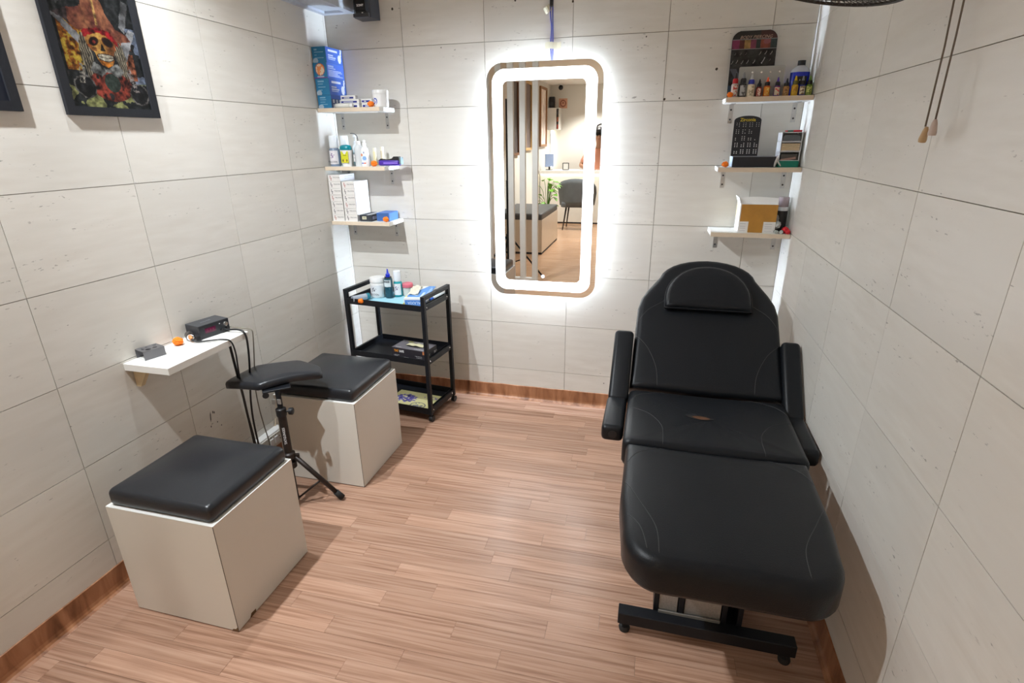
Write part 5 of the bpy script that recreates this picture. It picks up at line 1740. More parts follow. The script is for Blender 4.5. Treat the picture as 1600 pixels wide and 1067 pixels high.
    face = inside(sk, u + 0.008 * (n2 - 0.5), v + 0.008 * (n4 - 0.5))
    lit = np.clip(1.0 - 1.1 * np.abs(u - 0.49) / 0.20 * 0.6 + 0.9 * (n1 - 0.5) + 0.35 * (n2 - 0.5), 0.10, 1.25)
    bone = np.stack([0.66 * lit + 0.03, 0.40 * lit ** 1.35, 0.085 * lit ** 1.6 + 0.01], -1)
    c[face] = bone[face]
    put(face & (v < 0.355) & (n1 > 0.40), (0.62, 0.20, 0.02), 0.35, 1.2)
    put(face & ((u < 0.40) | (u > 0.645)) & (v < 0.47) & (n2 > 0.46), (0.36, 0.08, 0.02), 0.3, 1.2)
    put(face & (np.abs(v - 0.425) < 0.014) & (np.abs(u - 0.52) > 0.07), (0.30, 0.11, 0.03), 0.4, 1.2)
    for (ex, ey, rx_, ry_, tl) in ((0.432, 0.482, 0.060, 0.030, 0.18), (0.605, 0.488, 0.068, 0.033, -0.15)):
        yy = v - ey - tl * (u - ex)
        e = ((u - ex) / rx_) ** 2 + (yy / ry_) ** 2
        put(e < 1.15, (0.16, 0.05, 0.015), 0.5, 1.2)
        put(e < 0.85, (0.018, 0.008, 0.006), 0.5, 1.2)
    put(((u - 0.435) / 0.020) ** 2 + ((v - 0.478) / 0.012) ** 2 < 1, (0.30, 0.03, 0.02), 0.6, 1.2)
    put((np.abs(u - 0.525) < 0.032 * (1.0 - (v - 0.420) / 0.060)) & (v > 0.418) & (v < 0.472), (0.010, 0.008, 0.007))
    my = v - 0.372 - 0.75 * (u - 0.54) ** 2
    put((np.abs(u - 0.54) < 0.108) & (np.abs(my) < 0.030 * np.sqrt(np.clip(1 - ((u - 0.54) / 0.108) ** 2, 0, 1))), (0.045, 0.015, 0.010))
    tee = (np.abs(u - 0.54) < 0.095) & (np.abs(my) < 0.021 * np.sqrt(np.clip(1 - ((u - 0.54) / 0.095) ** 2, 0, 1)) + 0.003)
    put(tee & (np.mod((u - 0.445) * 48, 1) > 0.20) & (np.abs(my) > 0.0028), (0.66, 0.62, 0.48), 0.75, 1.05)
    # bandana and broad hat
    bd = inside([(0.315, 0.545), (0.33, 0.50), (0.36, 0.515), (0.50, 0.548), (0.60, 0.530), (0.70, 0.480), (0.735, 0.455), (0.735, 0.505), (0.66, 0.560), (0.52, 0.585), (0.38, 0.575)], wu, wv)
    put(bd, (0.30, 0.012, 0.016), 0.25, 1.4)
    hat = inside([(0.03, 0.640), (0.12, 0.610), (0.30, 0.545), (0.40, 0.572), (0.52, 0.582), (0.66, 0.560), (0.74, 0.495), (0.93, 0.525), (0.86, 0.570), (0.74, 0.600), (0.69, 0.665), (0.65, 0.735), (0.60, 0.82), (0.50, 0.87), (0.41, 0.82), (0.38, 0.73), (0.30, 0.695), (0.20, 0.690), (0.12, 0.665)], wu, wv)
    hl = np.clip(0.30 + 1.2 * (n1 - 0.45) + 0.5 * np.exp(-((u - 0.60) / 0.09) ** 2) + 0.35 * np.exp(-((u - 0.40) / 0.05) ** 2) + 0.5 * (n2 - 0.5), 0.04, 1)
    hc = np.stack([0.34 * hl + 0.03, 0.135 * hl ** 1.4 + 0.012, 0.055 * hl ** 1.4 + 0.018], -1)
    c[hat] = hc[hat]
    put(hat & (np.abs(u - 0.525 - 0.02 * (n1 - 0.5)) < 0.014) & (v > 0.60), (0.50, 0.30, 0.10), 0.3, 1.3)
    put(hat & (wu < 0.20), (0.05, 0.035, 0.035), 0.4, 1.4)
    return c * (0.16 + 0.62 * n2 + 0.25 * (n4 - 0.5))[..., None]


def blue_art(u, v):
    n = fbm(u * 7, v * 9, 15)
    c = np.zeros(u.shape + (3,)) + np.array([0.012, 0.014, 0.022])
    m_ = (((u - 0.62) / 0.36) ** 2 + ((v - 0.42) / 0.26) ** 2 < 1) & (n > 0.42)
    c[m_] = np.array([0.01, 0.05, 0.50]) * (0.5 + n[m_][:, None])
    m2 = m_ & (n > 0.58)
    c[m2] = (0.02, 0.20, 0.70)
    return c


def framed(label, y0, y1, z0, z1, art, nx, ny):
    wd, ht, th, fr = y1 - y0, z1 - z0, 0.013, 0.027
    t = thing('framed_picture', label, 'picture', (XL, (y0 + y1) / 2, z0))
    oo = [(-wd / 2, 0), (wd / 2, 0), (wd / 2, ht), (-wd / 2, ht)]
    ii = [(-wd / 2 + fr, fr), (wd / 2 - fr, fr), (wd / 2 - fr, ht - fr), (-wd / 2 + fr, ht - fr)]
    b = bm_ringplate(oo, ii, 0.0008, th)
    for v in b.verts:
        v.co = Vector((v.co.z, v.co.x, v.co.y))
    link_mesh('frame', b, tint('black wood frame', (0.017, 0.018, 0.022), 0.65, spec=0.25, bump=0.3, bscale=120), t)
    box('backing', 0.0008, 0.006, -wd / 2 + fr * 0.5, wd / 2 - fr * 0.5, fr * 0.5, ht - fr * 0.5, M_BLACKP, t)
    printed('art_print', wd - 2 * fr, ht - 2 * fr, nx, ny, art, t, (0.0066, -wd / 2 + fr, fr), RIGHT, print_mat('framed print', 0.5, 0.2))
    return t


framed('black framed print of a grinning skull in a hat, on the left wall', -1.557, -1.216, 1.626, 2.092, skull_art, 200, 286)
framed('black framed dark blue print cut off by the left edge of the photo', -2.029, -1.688, 1.630, 2.096, blue_art, 60, 86)

# ------------------------------------------------------------------ treatment bed
from mathutils.bvhtree import BVHTree
bed = thing('treatment_bed', 'black leatherette treatment bed with raised backrest along the right wall', 'bed', (0.555, -0.86, 0))
TOP = 0.55


def surf_lines(bm_src, lines, r=0.0011):
    """Thread seams laid on a pad: each line is [(x, y), ...] dropped on the upper surface."""
    tr = BVHTree.FromBMesh(bm_src)
    out = []
    for ln in lines:
        b = bmesh.new()
        pts = []
        for p in catmull([Vector((x, y, 0)) for x, y in ln], 8):
            h = tr.ray_cast(Vector((p.x, p.y, 1.0)), Vector((0, 0, -1)))
            if h[0] is not None:
                pts.append(h[0] + Vector((0, 0, 0.0002)))
        if len(pts) > 2:
            bm_tube(pts, r, 6, bm=b)
            out.append(b)
    return out


M_SEAM = tint('dark thread seam', (0.035, 0.035, 0.037), 0.5)


def bed_pad(name, outline, th, r, crown, loc, rot, seams, bot=0.02, wr=0.0):
    b = bm_pad(outline, th, r, crown, bot=bot, wr=wr)
    bmesh.ops.recalc_face_normals(b, faces=b.faces)
    sb = surf_lines(b, seams)
    o = link_mesh(name, b, M_LEATHER, bed, loc, rot, smooth=True)
    for q in sb:
        link_mesh('seam', q, M_SEAM, o, smooth=True)
    return o


# leg section
ol = [(-0.288, -0.012), (0.288, -0.012), (0.287, -0.30)]
ol += [(0.272 - 0.10 + 0.10 * math.cos(a), -0.565 + 0.12 + 0.13 * math.sin(a)) for a in np.linspace(0, -PI / 2, 9)]
ol += [(-0.272 + 0.10 + 0.10 * math.cos(a), -0.565 + 0.12 + 0.13 * math.sin(a)) for a in np.linspace(-PI / 2, -PI, 9)]
ol += [(-0.287, -0.30)]
ol = dense(ol, 0.035)
leg = bed_pad('leg_cushion', ol, 0.110, 0.034, 0.004, (0, -0.435, TOP + 0.006 - 0.112), (0, 0, 0),
              [[(-0.276, -0.13), (-0.24, -0.07), (-0.15, -0.018)], [(0.276, -0.13), (0.24, -0.07), (0.15, -0.018)],
               [(-0.278, -0.24), (-0.235, -0.33), (-0.185, -0.44), (-0.175, -0.54)], [(0.278, -0.24), (0.235, -0.33), (0.185, -0.44), (0.175, -0.54)],
               [(-0.262, -0.40), (-0.225, -0.45), (-0.205, -0.53)]])
# seat section
ol = dense(rrect(-0.303, 0.303, -0.430, 0.0, 0.02, 4), 0.035)
seat = bed_pad('seat_cushion', ol, 0.110, 0.028, 0.003, (0, 0, TOP - 0.112), (0, 0, 0),
               [[(-0.294, -0.11), (-0.25, -0.05), (-0.16, -0.010)], [(0.294, -0.11), (0.25, -0.05), (0.16, -0.010)],
                [(-0.296, -0.17), (-0.22, -0.21), (-0.170, -0.30), (-0.165, -0.42)], [(0.296, -0.17), (0.22, -0.21), (0.170, -0.30), (0.165, -0.42)]], wr=0.0008)
# a rip in the seat with bare foam in it
rip = bm_prism([(0.048 * math.cos(a) * (1 if math.cos(a) > 0 else 1.15), 0.019 * math.sin(a) * abs(math.sin(a)) ** 0.6) for a in np.linspace(0, 2 * PI, 25)[:-1]], 0, 0.0012)
rp = link_mesh('rip', rip, tint('torn black edge', (0.006, 0.006, 0.007), 0.8), seat, (-0.030, -0.212, 0.1140), (0, 0, -0.10))
fo = bm_prism([(0.032 * math.cos(a), 0.0115 * math.sin(a) * abs(math.sin(a)) ** 0.5) for a in np.linspace(0, 2 * PI, 21)[:-1]], 0, 0.0007)
link_mesh('foam', fo, tint('brown foam', (0.10, 0.040, 0.016), 0.9), rp, (0.003, -0.003, 0.0012))

# backrest
BT = math.radians(41.5)
ol = [(-0.303, 0.0), (0.303, 0.0), (0.302, 0.20), (0.297, 0.40), (0.285, 0.455), (0.262, 0.50), (0.222, 0.560)]
ol += [(0.222 * math.sin(a) * 0.95, 0.565 + 0.118 * math.cos(a)) for a in np.linspace(PI / 2 - 0.12, -PI / 2 + 0.12, 15)]
ol += [(-0.222, 0.560), (-0.262, 0.50), (-0.285, 0.455), (-0.297, 0.40), (-0.302, 0.20)]
ol = dense(ol, 0.035)
bt = 0.095
back = bed_pad('backrest', ol, bt, 0.030, 0.004,
               (0, 0.004 + bt * math.sin(BT), TOP - bt * math.cos(BT) + 0.004), (BT, 0, 0),
               [[(-0.292, 0.32), (-0.25, 0.385), (-0.19, 0.43), (-0.185, 0.44)], [(0.292, 0.32), (0.25, 0.385), (0.19, 0.43), (0.185, 0.44)],
                [(-0.294, 0.25), (-0.24, 0.19), (-0.20, 0.10), (-0.19, 0.015)], [(0.294, 0.25), (0.24, 0.19), (0.20, 0.10), (0.19, 0.015)],
                [(-0.285, 0.44), (-0.24, 0.52)], [(0.285, 0.44), (0.24, 0.52)]])
hw_ = 0.180
dsh = [(-hw_, 0.0), (hw_, 0.0)] + [(hw_ * math.cos(a) * 1.0, 0.03 + 0.195 * math.sin(a) ** 0.85) for a in np.linspace(0.12, PI - 0.12, 21)]
dsh = dense(dsh, 0.03)
hb_ = bm_pad(dsh, 0.045, 0.022, 0.006, bot=0.014)
head = link_mesh('head_pillow', hb_, M_LEATHER, back, (0.0, 0.385, bt + 0.003), (0, 0, 0), smooth=True)
pip = [Vector((x * 1.005, 0.10 + (y - 0.10) * 1.005, 0.026)) for x, y in dsh]
tube('piping', pip, 0.004, M_LEATHER, head, 8, closed=True)


def arm(side, p_top, p_bend, p_end, w2):
    def seg(name, a, b_, par):
        a = Vector(a); b_ = Vector(b_)
        L = (b_ - a).length
        bb = bm_box(-w2, w2, -L / 2, L / 2, -0.033, 0.033, 0.018, 4)
        o = link_mesh(name, bb, M_LEATHER, par, smooth=True)
        d = (b_ - a).normalized()
        ang = math.atan2(-d.z, -d.y)
        mid = (a + b_) / 2
        o.location = mid
        o.rotation_euler = (ang, 0, 0)
        return o
    up = seg('arm_pad', p_top, p_bend, bed)
    d = (Vector(p_end) - Vector(p_bend)).normalized() * 0.004
    lo = seg('arm_pad', Vector(p_bend) + d, p_end, bed)
    return up, lo


# (local to the bed: x0 0.555, y0 -0.86)
arm(-1, (-0.338, 0.200, 0.722), (-0.350, -0.045, 0.497), (-0.344, -0.300, 0.488), 0.041)
arm(1, (0.330, 0.200, 0.722), (0.330, -0.050, 0.487), (0.330, -0.305, 0.484), 0.036)
lathe('end_button', [(0.016, 0), (0.016, 0.002), (0.0, 0.003)], M_BLACKP, bed, (-0.344, -0.3005, 0.488), (PI / 2, 0, 0), 16)

# frame and base
box('under_frame', -0.22, 0.22, -0.90, -0.02, 0.400, 0.437, M_BLACKM, bed, 0.003, 1)
br = bm_box(-0.20, 0.20, 0.015, 0.50, -0.035, -0.005)
o = link_mesh('back_frame', br, M_BLACKM, bed, (0, 0.004 + bt * math.sin(BT), TOP - bt * math.cos(BT) + 0.004), (BT, 0, 0))
for y in (-0.722, 0.30):
    box('foot_bar', -0.268, 0.268, y - 0.022, y + 0.022, 0.042, 0.086, M_BLACKM, bed, 0.002, 1)
    for x in (-0.245, 0.245):
        lathe('leveller', [(0.017, 0.0005), (0.019, 0.010), (0.016, 0.020), (0.007, 0.022), (0.006, 0.0418)], M_DKRUB, bed, (x, y, 0), seg=14)
for x in (-0.085, 0.085):
    box('base_rail', x - 0.02, x + 0.02, -0.699, 0.277, 0.043, 0.0785, M_BLACKM, bed, 0.002, 1)
M_HAMMER = tint('hammered grey metal', (0.42, 0.41, 0.39), 0.38, metal=0.55, var=0.3, scale=140, bump=1.0, bscale=170)
for (x0, x1) in ((-0.142, -0.084), (-0.062, 0.048)):
    box('column', x0, x1, -0.700, -0.560, 0.079, 0.398, M_HAMMER, bed, 0.001, 1)
for x in (-0.150, -0.073, 0.058, 0.105):
    box('column_rib', x - 0.008, x + 0.008, -0.704, -0.545, 0.079, 0.398, M_BLACKM, bed, 0.001, 1)
box('cross_plate', -0.142, 0.048, -0.709, -0.7045, 0.080, 0.096, tint('dull grey steel', (0.30, 0.29, 0.27), 0.5, metal=0.5), bed, 0.001, 1)
box('column', -0.06, 0.06, 0.0, 0.12, 0.079, 0.398, M_BLACKM, bed, 0.002, 1)

# ------------------------------------------------------------------ fan and its cords
t = thing('wall_fan', 'black wire cage fan on the right wall, tilted down', 'fan', (0.66, -1.30, 1.885))
FR = 0.188
M_WIRE = tint('black brown wire', (0.030, 0.024, 0.018), 0.5)


def tl_(p):
    x, y, z = p
    c, s = math.cos(0.22), math.sin(0.22)
    return Vector((x * c + z * s, y, -x * s + z * c))


tube('cage_rim', [tl_((FR * math.cos(a), FR * math.sin(a), 0)) for a in np.linspace(0, 2 * PI, 49)[:-1]], 0.0042, M_WIRE, t, 8, closed=True)
b = bmesh.new()
for a in np.linspace(0, 2 * PI, 73)[:-1]:
    pts = []
    for q in np.linspace(0, 1, 7):
        r_ = FR * (1 - q) + 0.035 * q
        pts.append(tl_((r_ * math.cos(a + 0.35 * q), r_ * math.sin(a + 0.35 * q), 0.085 * math.sin(q * PI / 2))))
    bm_tube(pts, 0.0012, 4, bm=b)
    pts = [tl_(((FR * (1 - q) + 0.05 * q) * math.cos(a - 0.3 * q), (FR * (1 - q) + 0.05 * q) * math.sin(a - 0.3 * q), -0.014 * math.sin(q * PI / 2))) for q in np.linspace(0, 1, 5)]
    bm_tube(pts, 0.0012, 4, bm=b)
for r_, z_ in ((0.14, 0.045), (0.09, 0.075), (0.145, -0.008), (0.10, -0.012), (0.05, -0.014)):
    bm_tube([tl_((r_ * math.cos(a), r_ * math.sin(a), z_)) for a in np.linspace(0, 2 * PI, 37)[:-1]], 0.0014, 4, bm=b, closed=True)
o = link_mesh('cage_wires', b, M_WIRE, t); o['kind'] = 'stuff'
for k in range(3):
    a0 = k * 2 * PI / 3
    pts = [(0.03 * math.cos(a0 + d), 0.03 * math.sin(a0 + d)) for d in (-0.5, 0.5)] + [(0.15 * math.cos(a0 + d), 0.15 * math.sin(a0 + d)) for d in (0.75, 0.4, 0.0, -0.25)]
    bl = bm_prism(pts, 0.028, 0.030)
    for i, v in enumerate(bl.verts):
        z_ = v.co.z + 0.09 * math.sin(math.atan2(v.co.y, v.co.x) - a0) * math.hypot(v.co.x, v.co.y)
        v.co = tl_((v.co.x, v.co.y, z_))
    link_mesh('blade', bl, tint('grey fan blade', (0.10, 0.09, 0.08), 0.4), t)
mb = bm_lathe([(0.030, 0.02), (0.034, 0.03), (0.034, 0.044), (0.05, 0.088), (0.052, 0.15), (0.03, 0.17), (0, 0.172)], 20)
for v in mb.verts:
    v.co = tl_(v.co)
link_mesh('motor', mb, M_BLACKP, t, smooth=True)
tube('arm', catmull([tl_((0, 0, 0.15)), (0.10, -0.04, 0.17), (0.20, -0.12, 0.14), (0.262, -0.15, 0.10)], 6), 0.014, M_BLACKP, t, 10)
box('wall_plate', 0.235, 0.2665, -0.20, -0.10, 0.03, 0.16, M_BLACKP, t, 0.006)
M_CORD = tint('brown grey cord', (0.16, 0.13, 0.10), 0.7)
for k, (y, zt, lab, colr) in enumerate(((-1.437, 1.520, 'pull cord of the wall fan with a wooden tan toggle, the nearer one', (0.50, 0.34, 0.18)), (-1.480, 1.534, 'pull cord of the wall fan with a pale pinkish toggle', (0.55, 0.45, 0.40)))):
    t = thing('pull_cord', lab, 'cord', (0.893, y, zt), 0, 'pull cords of the wall fan')
    yo = -1.42 if k == 0 else -1.47
    tube('cord', [(0, 0, 0.034), (0.0005, 0.001, 0.2), (0, yo - y, 0.39)], 0.0021, M_CORD, t, 6)
    lathe('toggle', [(0.0035, 0.034), (0.006, 0.028), (0.0085, 0.006), (0.0075, 0.0), (0, 0.0)] if False else [(0.0, 0.0), (0.0078, 0.0005), (0.0088, 0.006), (0.006, 0.026), (0.0035, 0.034), (0.0, 0.0345)], tint('toggle %d' % k, colr, 0.5), t, (0, 0, 0), (0.25 if k == 0 else 0, 0, 0), 12)

# ------------------------------------------------------------------ downlight fittings
def fitting(x, y, lab):
    t = thing('ceiling_downlight', lab, 'light', (x, y, CEIL), 0, 'round ceiling downlights')
    b = bm_ringplate([(0.055 * math.cos(a), 0.055 * math.sin(a)) for a in np.linspace(0, 2 * PI, 25)[:-1]], [(0.043 * math.cos(a), 0.043 * math.sin(a)) for a in np.linspace(0, 2 * PI, 25)[:-1]], -0.008, -0.0005)
    link_mesh('bezel', b, M_WHITE, t)
    lathe('lamp', [(0.042, -0.004), (0.042, -0.001)], emis('lamp face', (1.0, 0.95, 0.88), 12.0), t)


for i, (x, y, e, a, aim) in enumerate(DOWNLIGHTS):
    fitting(x, y, ('round ceiling downlight over the left wall', 'round ceiling downlight above the nearest stool')[i])
for i, (x, y, e) in enumerate(LOUNGE_LIGHTS):
    fitting(x, y, ('round ceiling downlight just beyond the slatted screen', 'round ceiling downlight behind the camera', 'round ceiling downlight above the grey chair', 'round ceiling downlight over the reception desk')[i])

# ------------------------------------------------------------------ the lounge seen in the mirror
LX, FY = -1.90, -8.62
struct(box('wall_far', LX - 0.05, 2.2, FY - 0.1, FY, 0, CEIL, M_OFFW))
struct(box('wall_far_left', LX - 0.1, LX, FY, YE - 0.001, 0, CEIL, M_OFFW))
struct(box('wall_far_right', 2.1, 2.2, FY, YE - 0.001, 0, CEIL, M_OFFW))
struct(box('wall_entry_left', LX - 0.1, XL - 0.121, YE, YE + 0.1, 0, CEIL, M_OFFW))
struct(box('wall_entry_right', XR + 0.121, 2.2, YE, YE + 0.1, 0, CEIL, M_OFFW))
# (the two return walls sit flush with the ends of the side walls)

t = thing('slat_screen', 'white slatted screen at the room entrance, seen only in the mirror', 'screen', (-1.23, YE - 0.035, 0))
M_SLAT = tint('white painted wood', (0.80, 0.80, 0.77), 0.4)
for x in (-1.490, -1.363, -1.2365, -1.109, -0.9725):
    box('slat', x + 1.23 - 0.030, x + 1.23 + 0.030, -0.025, 0.025, 0.0605, CEIL - 0.0005, M_SLAT, t, 0.001, 1)
box('base_rail', -0.280, 0.288, -0.028, 0.028, 0.0005, 0.060, M_SLAT, t, 0.001, 1)

t = thing('bench', 'cream storage bench with a dark grey cushion, seen in the mirror', 'bench', (-1.56, -5.16, 0))
box('base', -0.335, 0.335, -0.62, 0.62, 0.0, 0.03, M_INK, t)
box('cabinet', -0.338, 0.338, -0.622, 0.622, 0.0302, 0.48, tint('beige laminate', (0.70, 0.61, 0.49), 0.3), t, 0.001, 1)
pad('cushion', dense(rrect(-0.335, 0.335, -0.622, 0.622, 0.03, 4), 0.08), 0.085, 0.025, tint('dark grey upholstery', (0.075, 0.08, 0.085), 0.45), t, 0.01, (0, 0, 0.4805))

t = thing('potted_plant', 'leafy green plant in a white pot behind the bench, seen in the mirror', 'plant', (-1.46, -6.08, 0))
lathe('pot', [(0.10, 0), (0.13, 0.02), (0.15, 0.40), (0.14, 0.41)], M_WHITE, t)
lathe('soil', [(0.135, 0.4105), (0.13, 0.42), (0, 0.42)], tint('soil', (0.04, 0.025, 0.015), 0.9), t)
M_LEAF = tint('bright leaf', (0.16, 0.42, 0.03), 0.45, var=0.3, scale=6)
random.seed(21)
for k in range(26):
    a = random.uniform(0, 2 * PI); rr = random.uniform(0.03, 0.19); hz = random.uniform(0.50, 0.92)
    p = Vector((rr * math.cos(a), rr * math.sin(a), hz))
    st = tube('stem', catmull([(0.02 * math.cos(a), 0.02 * math.sin(a), 0.415), (p.x * 0.5, p.y * 0.5, hz * 0.75 + 0.1), p], 4), 0.004, tint('stem green', (0.10, 0.24, 0.03), 0.5), t, 5)
    b = bmesh.new()
    oln = [(0, 0), (0.035, 0.03), (0.040, 0.06), (0.022, 0.095), (0, 0.115), (-0.022, 0.095), (-0.040, 0.06), (-0.035, 0.03)]
    vs = [b.verts.new((x, y, -0.02 * (y / 0.1) ** 2 + abs(x) * 0.25)) for x, y in oln]
    mid = b.verts.new((0, 0.055, -0.006))
    for i in range(len(vs)):
        b.faces.new((vs[i], vs[(i + 1) % len(vs)], mid))
    ext = bmesh.ops.extrude_face_region(b, geom=b.faces[:])
    for v in [g for g in ext['geom'] if isinstance(g, bmesh.types.BMVert)]:
        v.co.z += 0.0015
    link_mesh('leaf', b, M_LEAF, t, p, (random.uniform(-0.5, 0.5), random.uniform(-0.4, 0.4), a - PI / 2))
random.seed(22)

t = thing('reception_desk', 'white reception desk with a lit underside, seen in the mirror', 'desk', (-0.72, -7.80, 0))
box('front_panel', -1.165, 1.3, 0.20, 0.225, 0.03, 0.915, tint('pale desk laminate', (0.72, 0.70, 0.64), 0.35), t)
box('side_panel', -1.17, -1.14, -0.25, 0.199, 0.03, 0.915, tint('pale desk laminate', (0.72, 0.70, 0.64), 0.35), t)
box('side_panel', 1.275, 1.3, -0.25, 0.199, 0.03, 0.915, tint('pale desk laminate', (0.72, 0.70, 0.64), 0.35), t)
box('worktop', -1.172, 1.32, -0.26, 0.29, 0.916, 0.98, M_LAMW, t, 0.002, 1)
box('plinth', -1.15, 1.29, -0.2, 0.215, 0.0, 0.0295, M_INK, t)
box('light_strip', -1.15, 1.3, 0.250, 0.262, 0.905, 0.9155, emis('warm led strip', (1.0, 0.93, 0.70), 14.0), t)

t = thing('shell_chair', 'grey upholstered shell chair on dark tapered legs at the reception desk, seen in the mirror', 'chair', (-1.08, -6.98, 0))
M_FELT = tint('grey upholstery', (0.12, 0.135, 0.145), 0.8, var=0.2, scale=9, bump=0.3, bscale=300)
ol = dense(rrect(-0.27, 0.27, -0.25, 0.25, 0.10, 5), 0.06)
pad('seat', ol, 0.10, 0.04, M_FELT, t, 0.01, (0, 0, 0.40))
b = bmesh.new()
rows = []
for i in range(17):
    a = PI * (i / 16.0)
    col_ = []
    for j in range(7):
        zz = j / 6.0
        hgt = 0.20 + 0.26 * max(0.0, math.sin(a)) ** 0.5
        r_ = 0.29 + 0.03 * zz
        col_.append((r_ * math.cos(a), 0.02 + r_ * 0.86 * math.sin(a), 0.43 + hgt * zz))
    rows.append(col_)
V0 = [[b.verts.new(p) for p in c] for c in rows]
for i in range(16):
    for j in range(6):
        b.faces.new((V0[i][j], V0[i + 1][j], V0[i + 1][j + 1], V0[i][j + 1]))
o = link_mesh('backrest', b, M_FELT, t, smooth=True)
md = o.modifiers.new('thickness', 'SOLIDIFY'); md.thickness = 0.045; md.offset = 0
for (x, y) in ((-0.20, 0.19), (0.20, 0.19), (-0.20, -0.19), (0.20, -0.19)):
    tube('leg', [(x * 0.85, y * 0.85, 0.3995), (x * 1.12, y * 1.12, 0.0012)], [0.017, 0.009], tint('dark chair leg', (0.02, 0.018, 0.016), 0.4), t, 10)

# light stand behind the screen
t = thing('light_stand', 'black tripod light stand behind the slatted screen, seen in the mirror', 'stand', (-1.370, -3.28, 0))
lathe('pole', [(0.016, 0.12), (0.016, 1.1), (0.011, 1.101), (0.011, 1.95), (0, 1.951)], M_BLACKM, t, seg=12)
for k in range(3):
    a = 2 * PI * k / 3 + 0.1
    n = Vector((math.cos(a), math.sin(a), 0))
    lg = tube('leg', [n * 0.03 + Vector((0, 0, 0.46)), n * 0.43 + Vector((0, 0, 0.012))], 0.011, M_BLACKM, t, 8)
    tube('brace', [n * 0.02 + Vector((0, 0, 0.14)), n * 0.24 + Vector((0, 0, 0.225))], 0.007, M_BLACKM, t, 8)
lathe('collar', [(0.026, 0.43), (0.026, 0.49), (0.016, 0.495)], M_BLACKP, t, seg=12)
lathe('collar', [(0.024, 0.10), (0.024, 0.16), (0.016, 0.165)], M_BLACKP, t, seg=12)

# pictures on the lounge wall, wooden or dark frames
def side_art(base, s):
    def f(u, v):
        n = fbm(u * 5 + s, v * 9, s)
        return np.array(base) * (0.5 + 1.1 * n[..., None])
    return f


for i, (y0, y1, z0, z1, fcol, acol, lab) in enumerate(((-5.88, -5.50, 1.30, 2.38, (0.20, 0.09, 0.04), (0.10, 0.09, 0.09), 'brown framed dark picture on the lounge wall, first of three in the mirror'),
                                                    (-6.80, -6.30, 1.36, 2.42, (0.60, 0.38, 0.14), (0.16, 0.12, 0.12), 'golden framed picture on the lounge wall, second of three in the mirror'),
                                                    (-8.10, -7.52, 1.40, 2.43, (0.30, 0.14, 0.05), (0.85, 0.74, 0.66), 'wood framed pale picture nearest the desk in the mirror'))):
    wd, ht, th, fr = y1 - y0, z1 - z0, 0.035, 0.04
    t = thing('lounge_picture', lab, 'picture', (LX, (y0 + y1) / 2, z0))
    b = bm_ringplate([(-wd / 2, 0), (wd / 2, 0), (wd / 2, ht), (-wd / 2, ht)], [(-wd / 2 + fr, fr), (wd / 2 - fr, fr), (wd / 2 - fr, ht - fr), (-wd / 2 + fr, ht - fr)], 0.001, th)
    for v in b.verts:
        v.co = Vector((v.co.z, v.co.x, v.co.y))
    link_mesh('frame', b, tint('frame wood %d' % i, fcol, 0.4), t)
    printed('art_print', wd - 2 * fr, ht - 2 * fr, 20, 40, side_art(acol, i + 3), t, (0.012, -wd / 2 + fr, fr), RIGHT)

t = thing('wall_cabinet', 'white wall cabinet with an open side in the far corner, seen in the mirror', 'cabinet', (-1.77, -8.42, 1.70))
b = bm_box(-0.129, 0.040, -0.199, 0.10, 0, 0.40)
bm_box(0.040, 0.10, -0.199, 0.10, 0.385, 0.40, bm=b); bm_box(0.040, 0.10, -0.199, 0.10, 0, 0.015, bm=b); bm_box(0.085, 0.10, -0.199, 0.10, 0.015, 0.385, bm=b)
link_mesh('body', b, M_LAMW, t)
box('door', -0.128, 0.042, 0.1002, 0.112, 0.003, 0.397, M_LAMW, t)
for (z0, c_) in ((0.016, (0.6, 0.10, 0.06)), (0.15, (0.7, 0.22, 0.12)), (0.27, (0.1, 0.1, 0.1))):
    box('shelf_item', 0.046, 0.082, -0.05, 0.06, z0, z0 + 0.085, tint('item %.2f' % z0, c_, 0.5), t, 0.006)
t = thing('bookshelf_speaker', 'black speaker on top of the white wall cabinet, seen in the mirror', 'speaker', (-1.83, -8.42, 2.1005))
box('cabinet', -0.05, 0.05, -0.06, 0.06, 0, 0.20, M_BLACKP, t, 0.006)
lathe('cone', [(0.035, 0), (0.035, 0.003), (0.01, 0.001), (0, 0.001)], tint('speaker cone', (0.04, 0.04, 0.045), 0.5), t, (0, 0.0602, 0.07), (-PI / 2, 0, 0))
t = thing('ring_poster', 'small peach poster of a dark ring on the far wall, seen in the mirror', 'poster', (-1.65, FY, 2.10))
printed('print', 0.17, 0.18, 30, 30, lambda u, v: np.where(((np.hypot(u - 0.5, v - 0.5) < 0.36) & (np.hypot(u - 0.5, v - 0.5) > 0.25) | (np.hypot(u - 0.5, v - 0.55) < 0.10))[..., None], np.array([0.35, 0.12, 0.08]), np.array([0.75, 0.42, 0.28])), t, (0.085, 0.0045, 0), (PI / 2, 0, PI))
box('board', -0.086, 0.086, 0.0005, 0.004, -0.001, 0.181, M_PAPER, t)
t = thing('corner_light', 'vertical warm light strip in the far corner, seen in the mirror', 'light', (LX + 0.035, FY + 0.045, 0.99))
box('tube_lamp', -0.010, 0.010, -0.010, 0.010, 0.0, 0.70, emis('corner led', (1.0, 0.97, 0.78), 9.0), t, 0.003)
box('channel', -0.0345, -0.0105, -0.0445, 0.010, 0.0, 0.70, M_WHITE, t)
t = thing('security_camera', 'small dark security camera under the ceiling of the far corner, seen in the mirror', 'camera', (-1.66, -8.38, CEIL))
lathe('mount', [(0.03, -0.02), (0.035, -0.0005)], M_WHITE, t, seg=14)
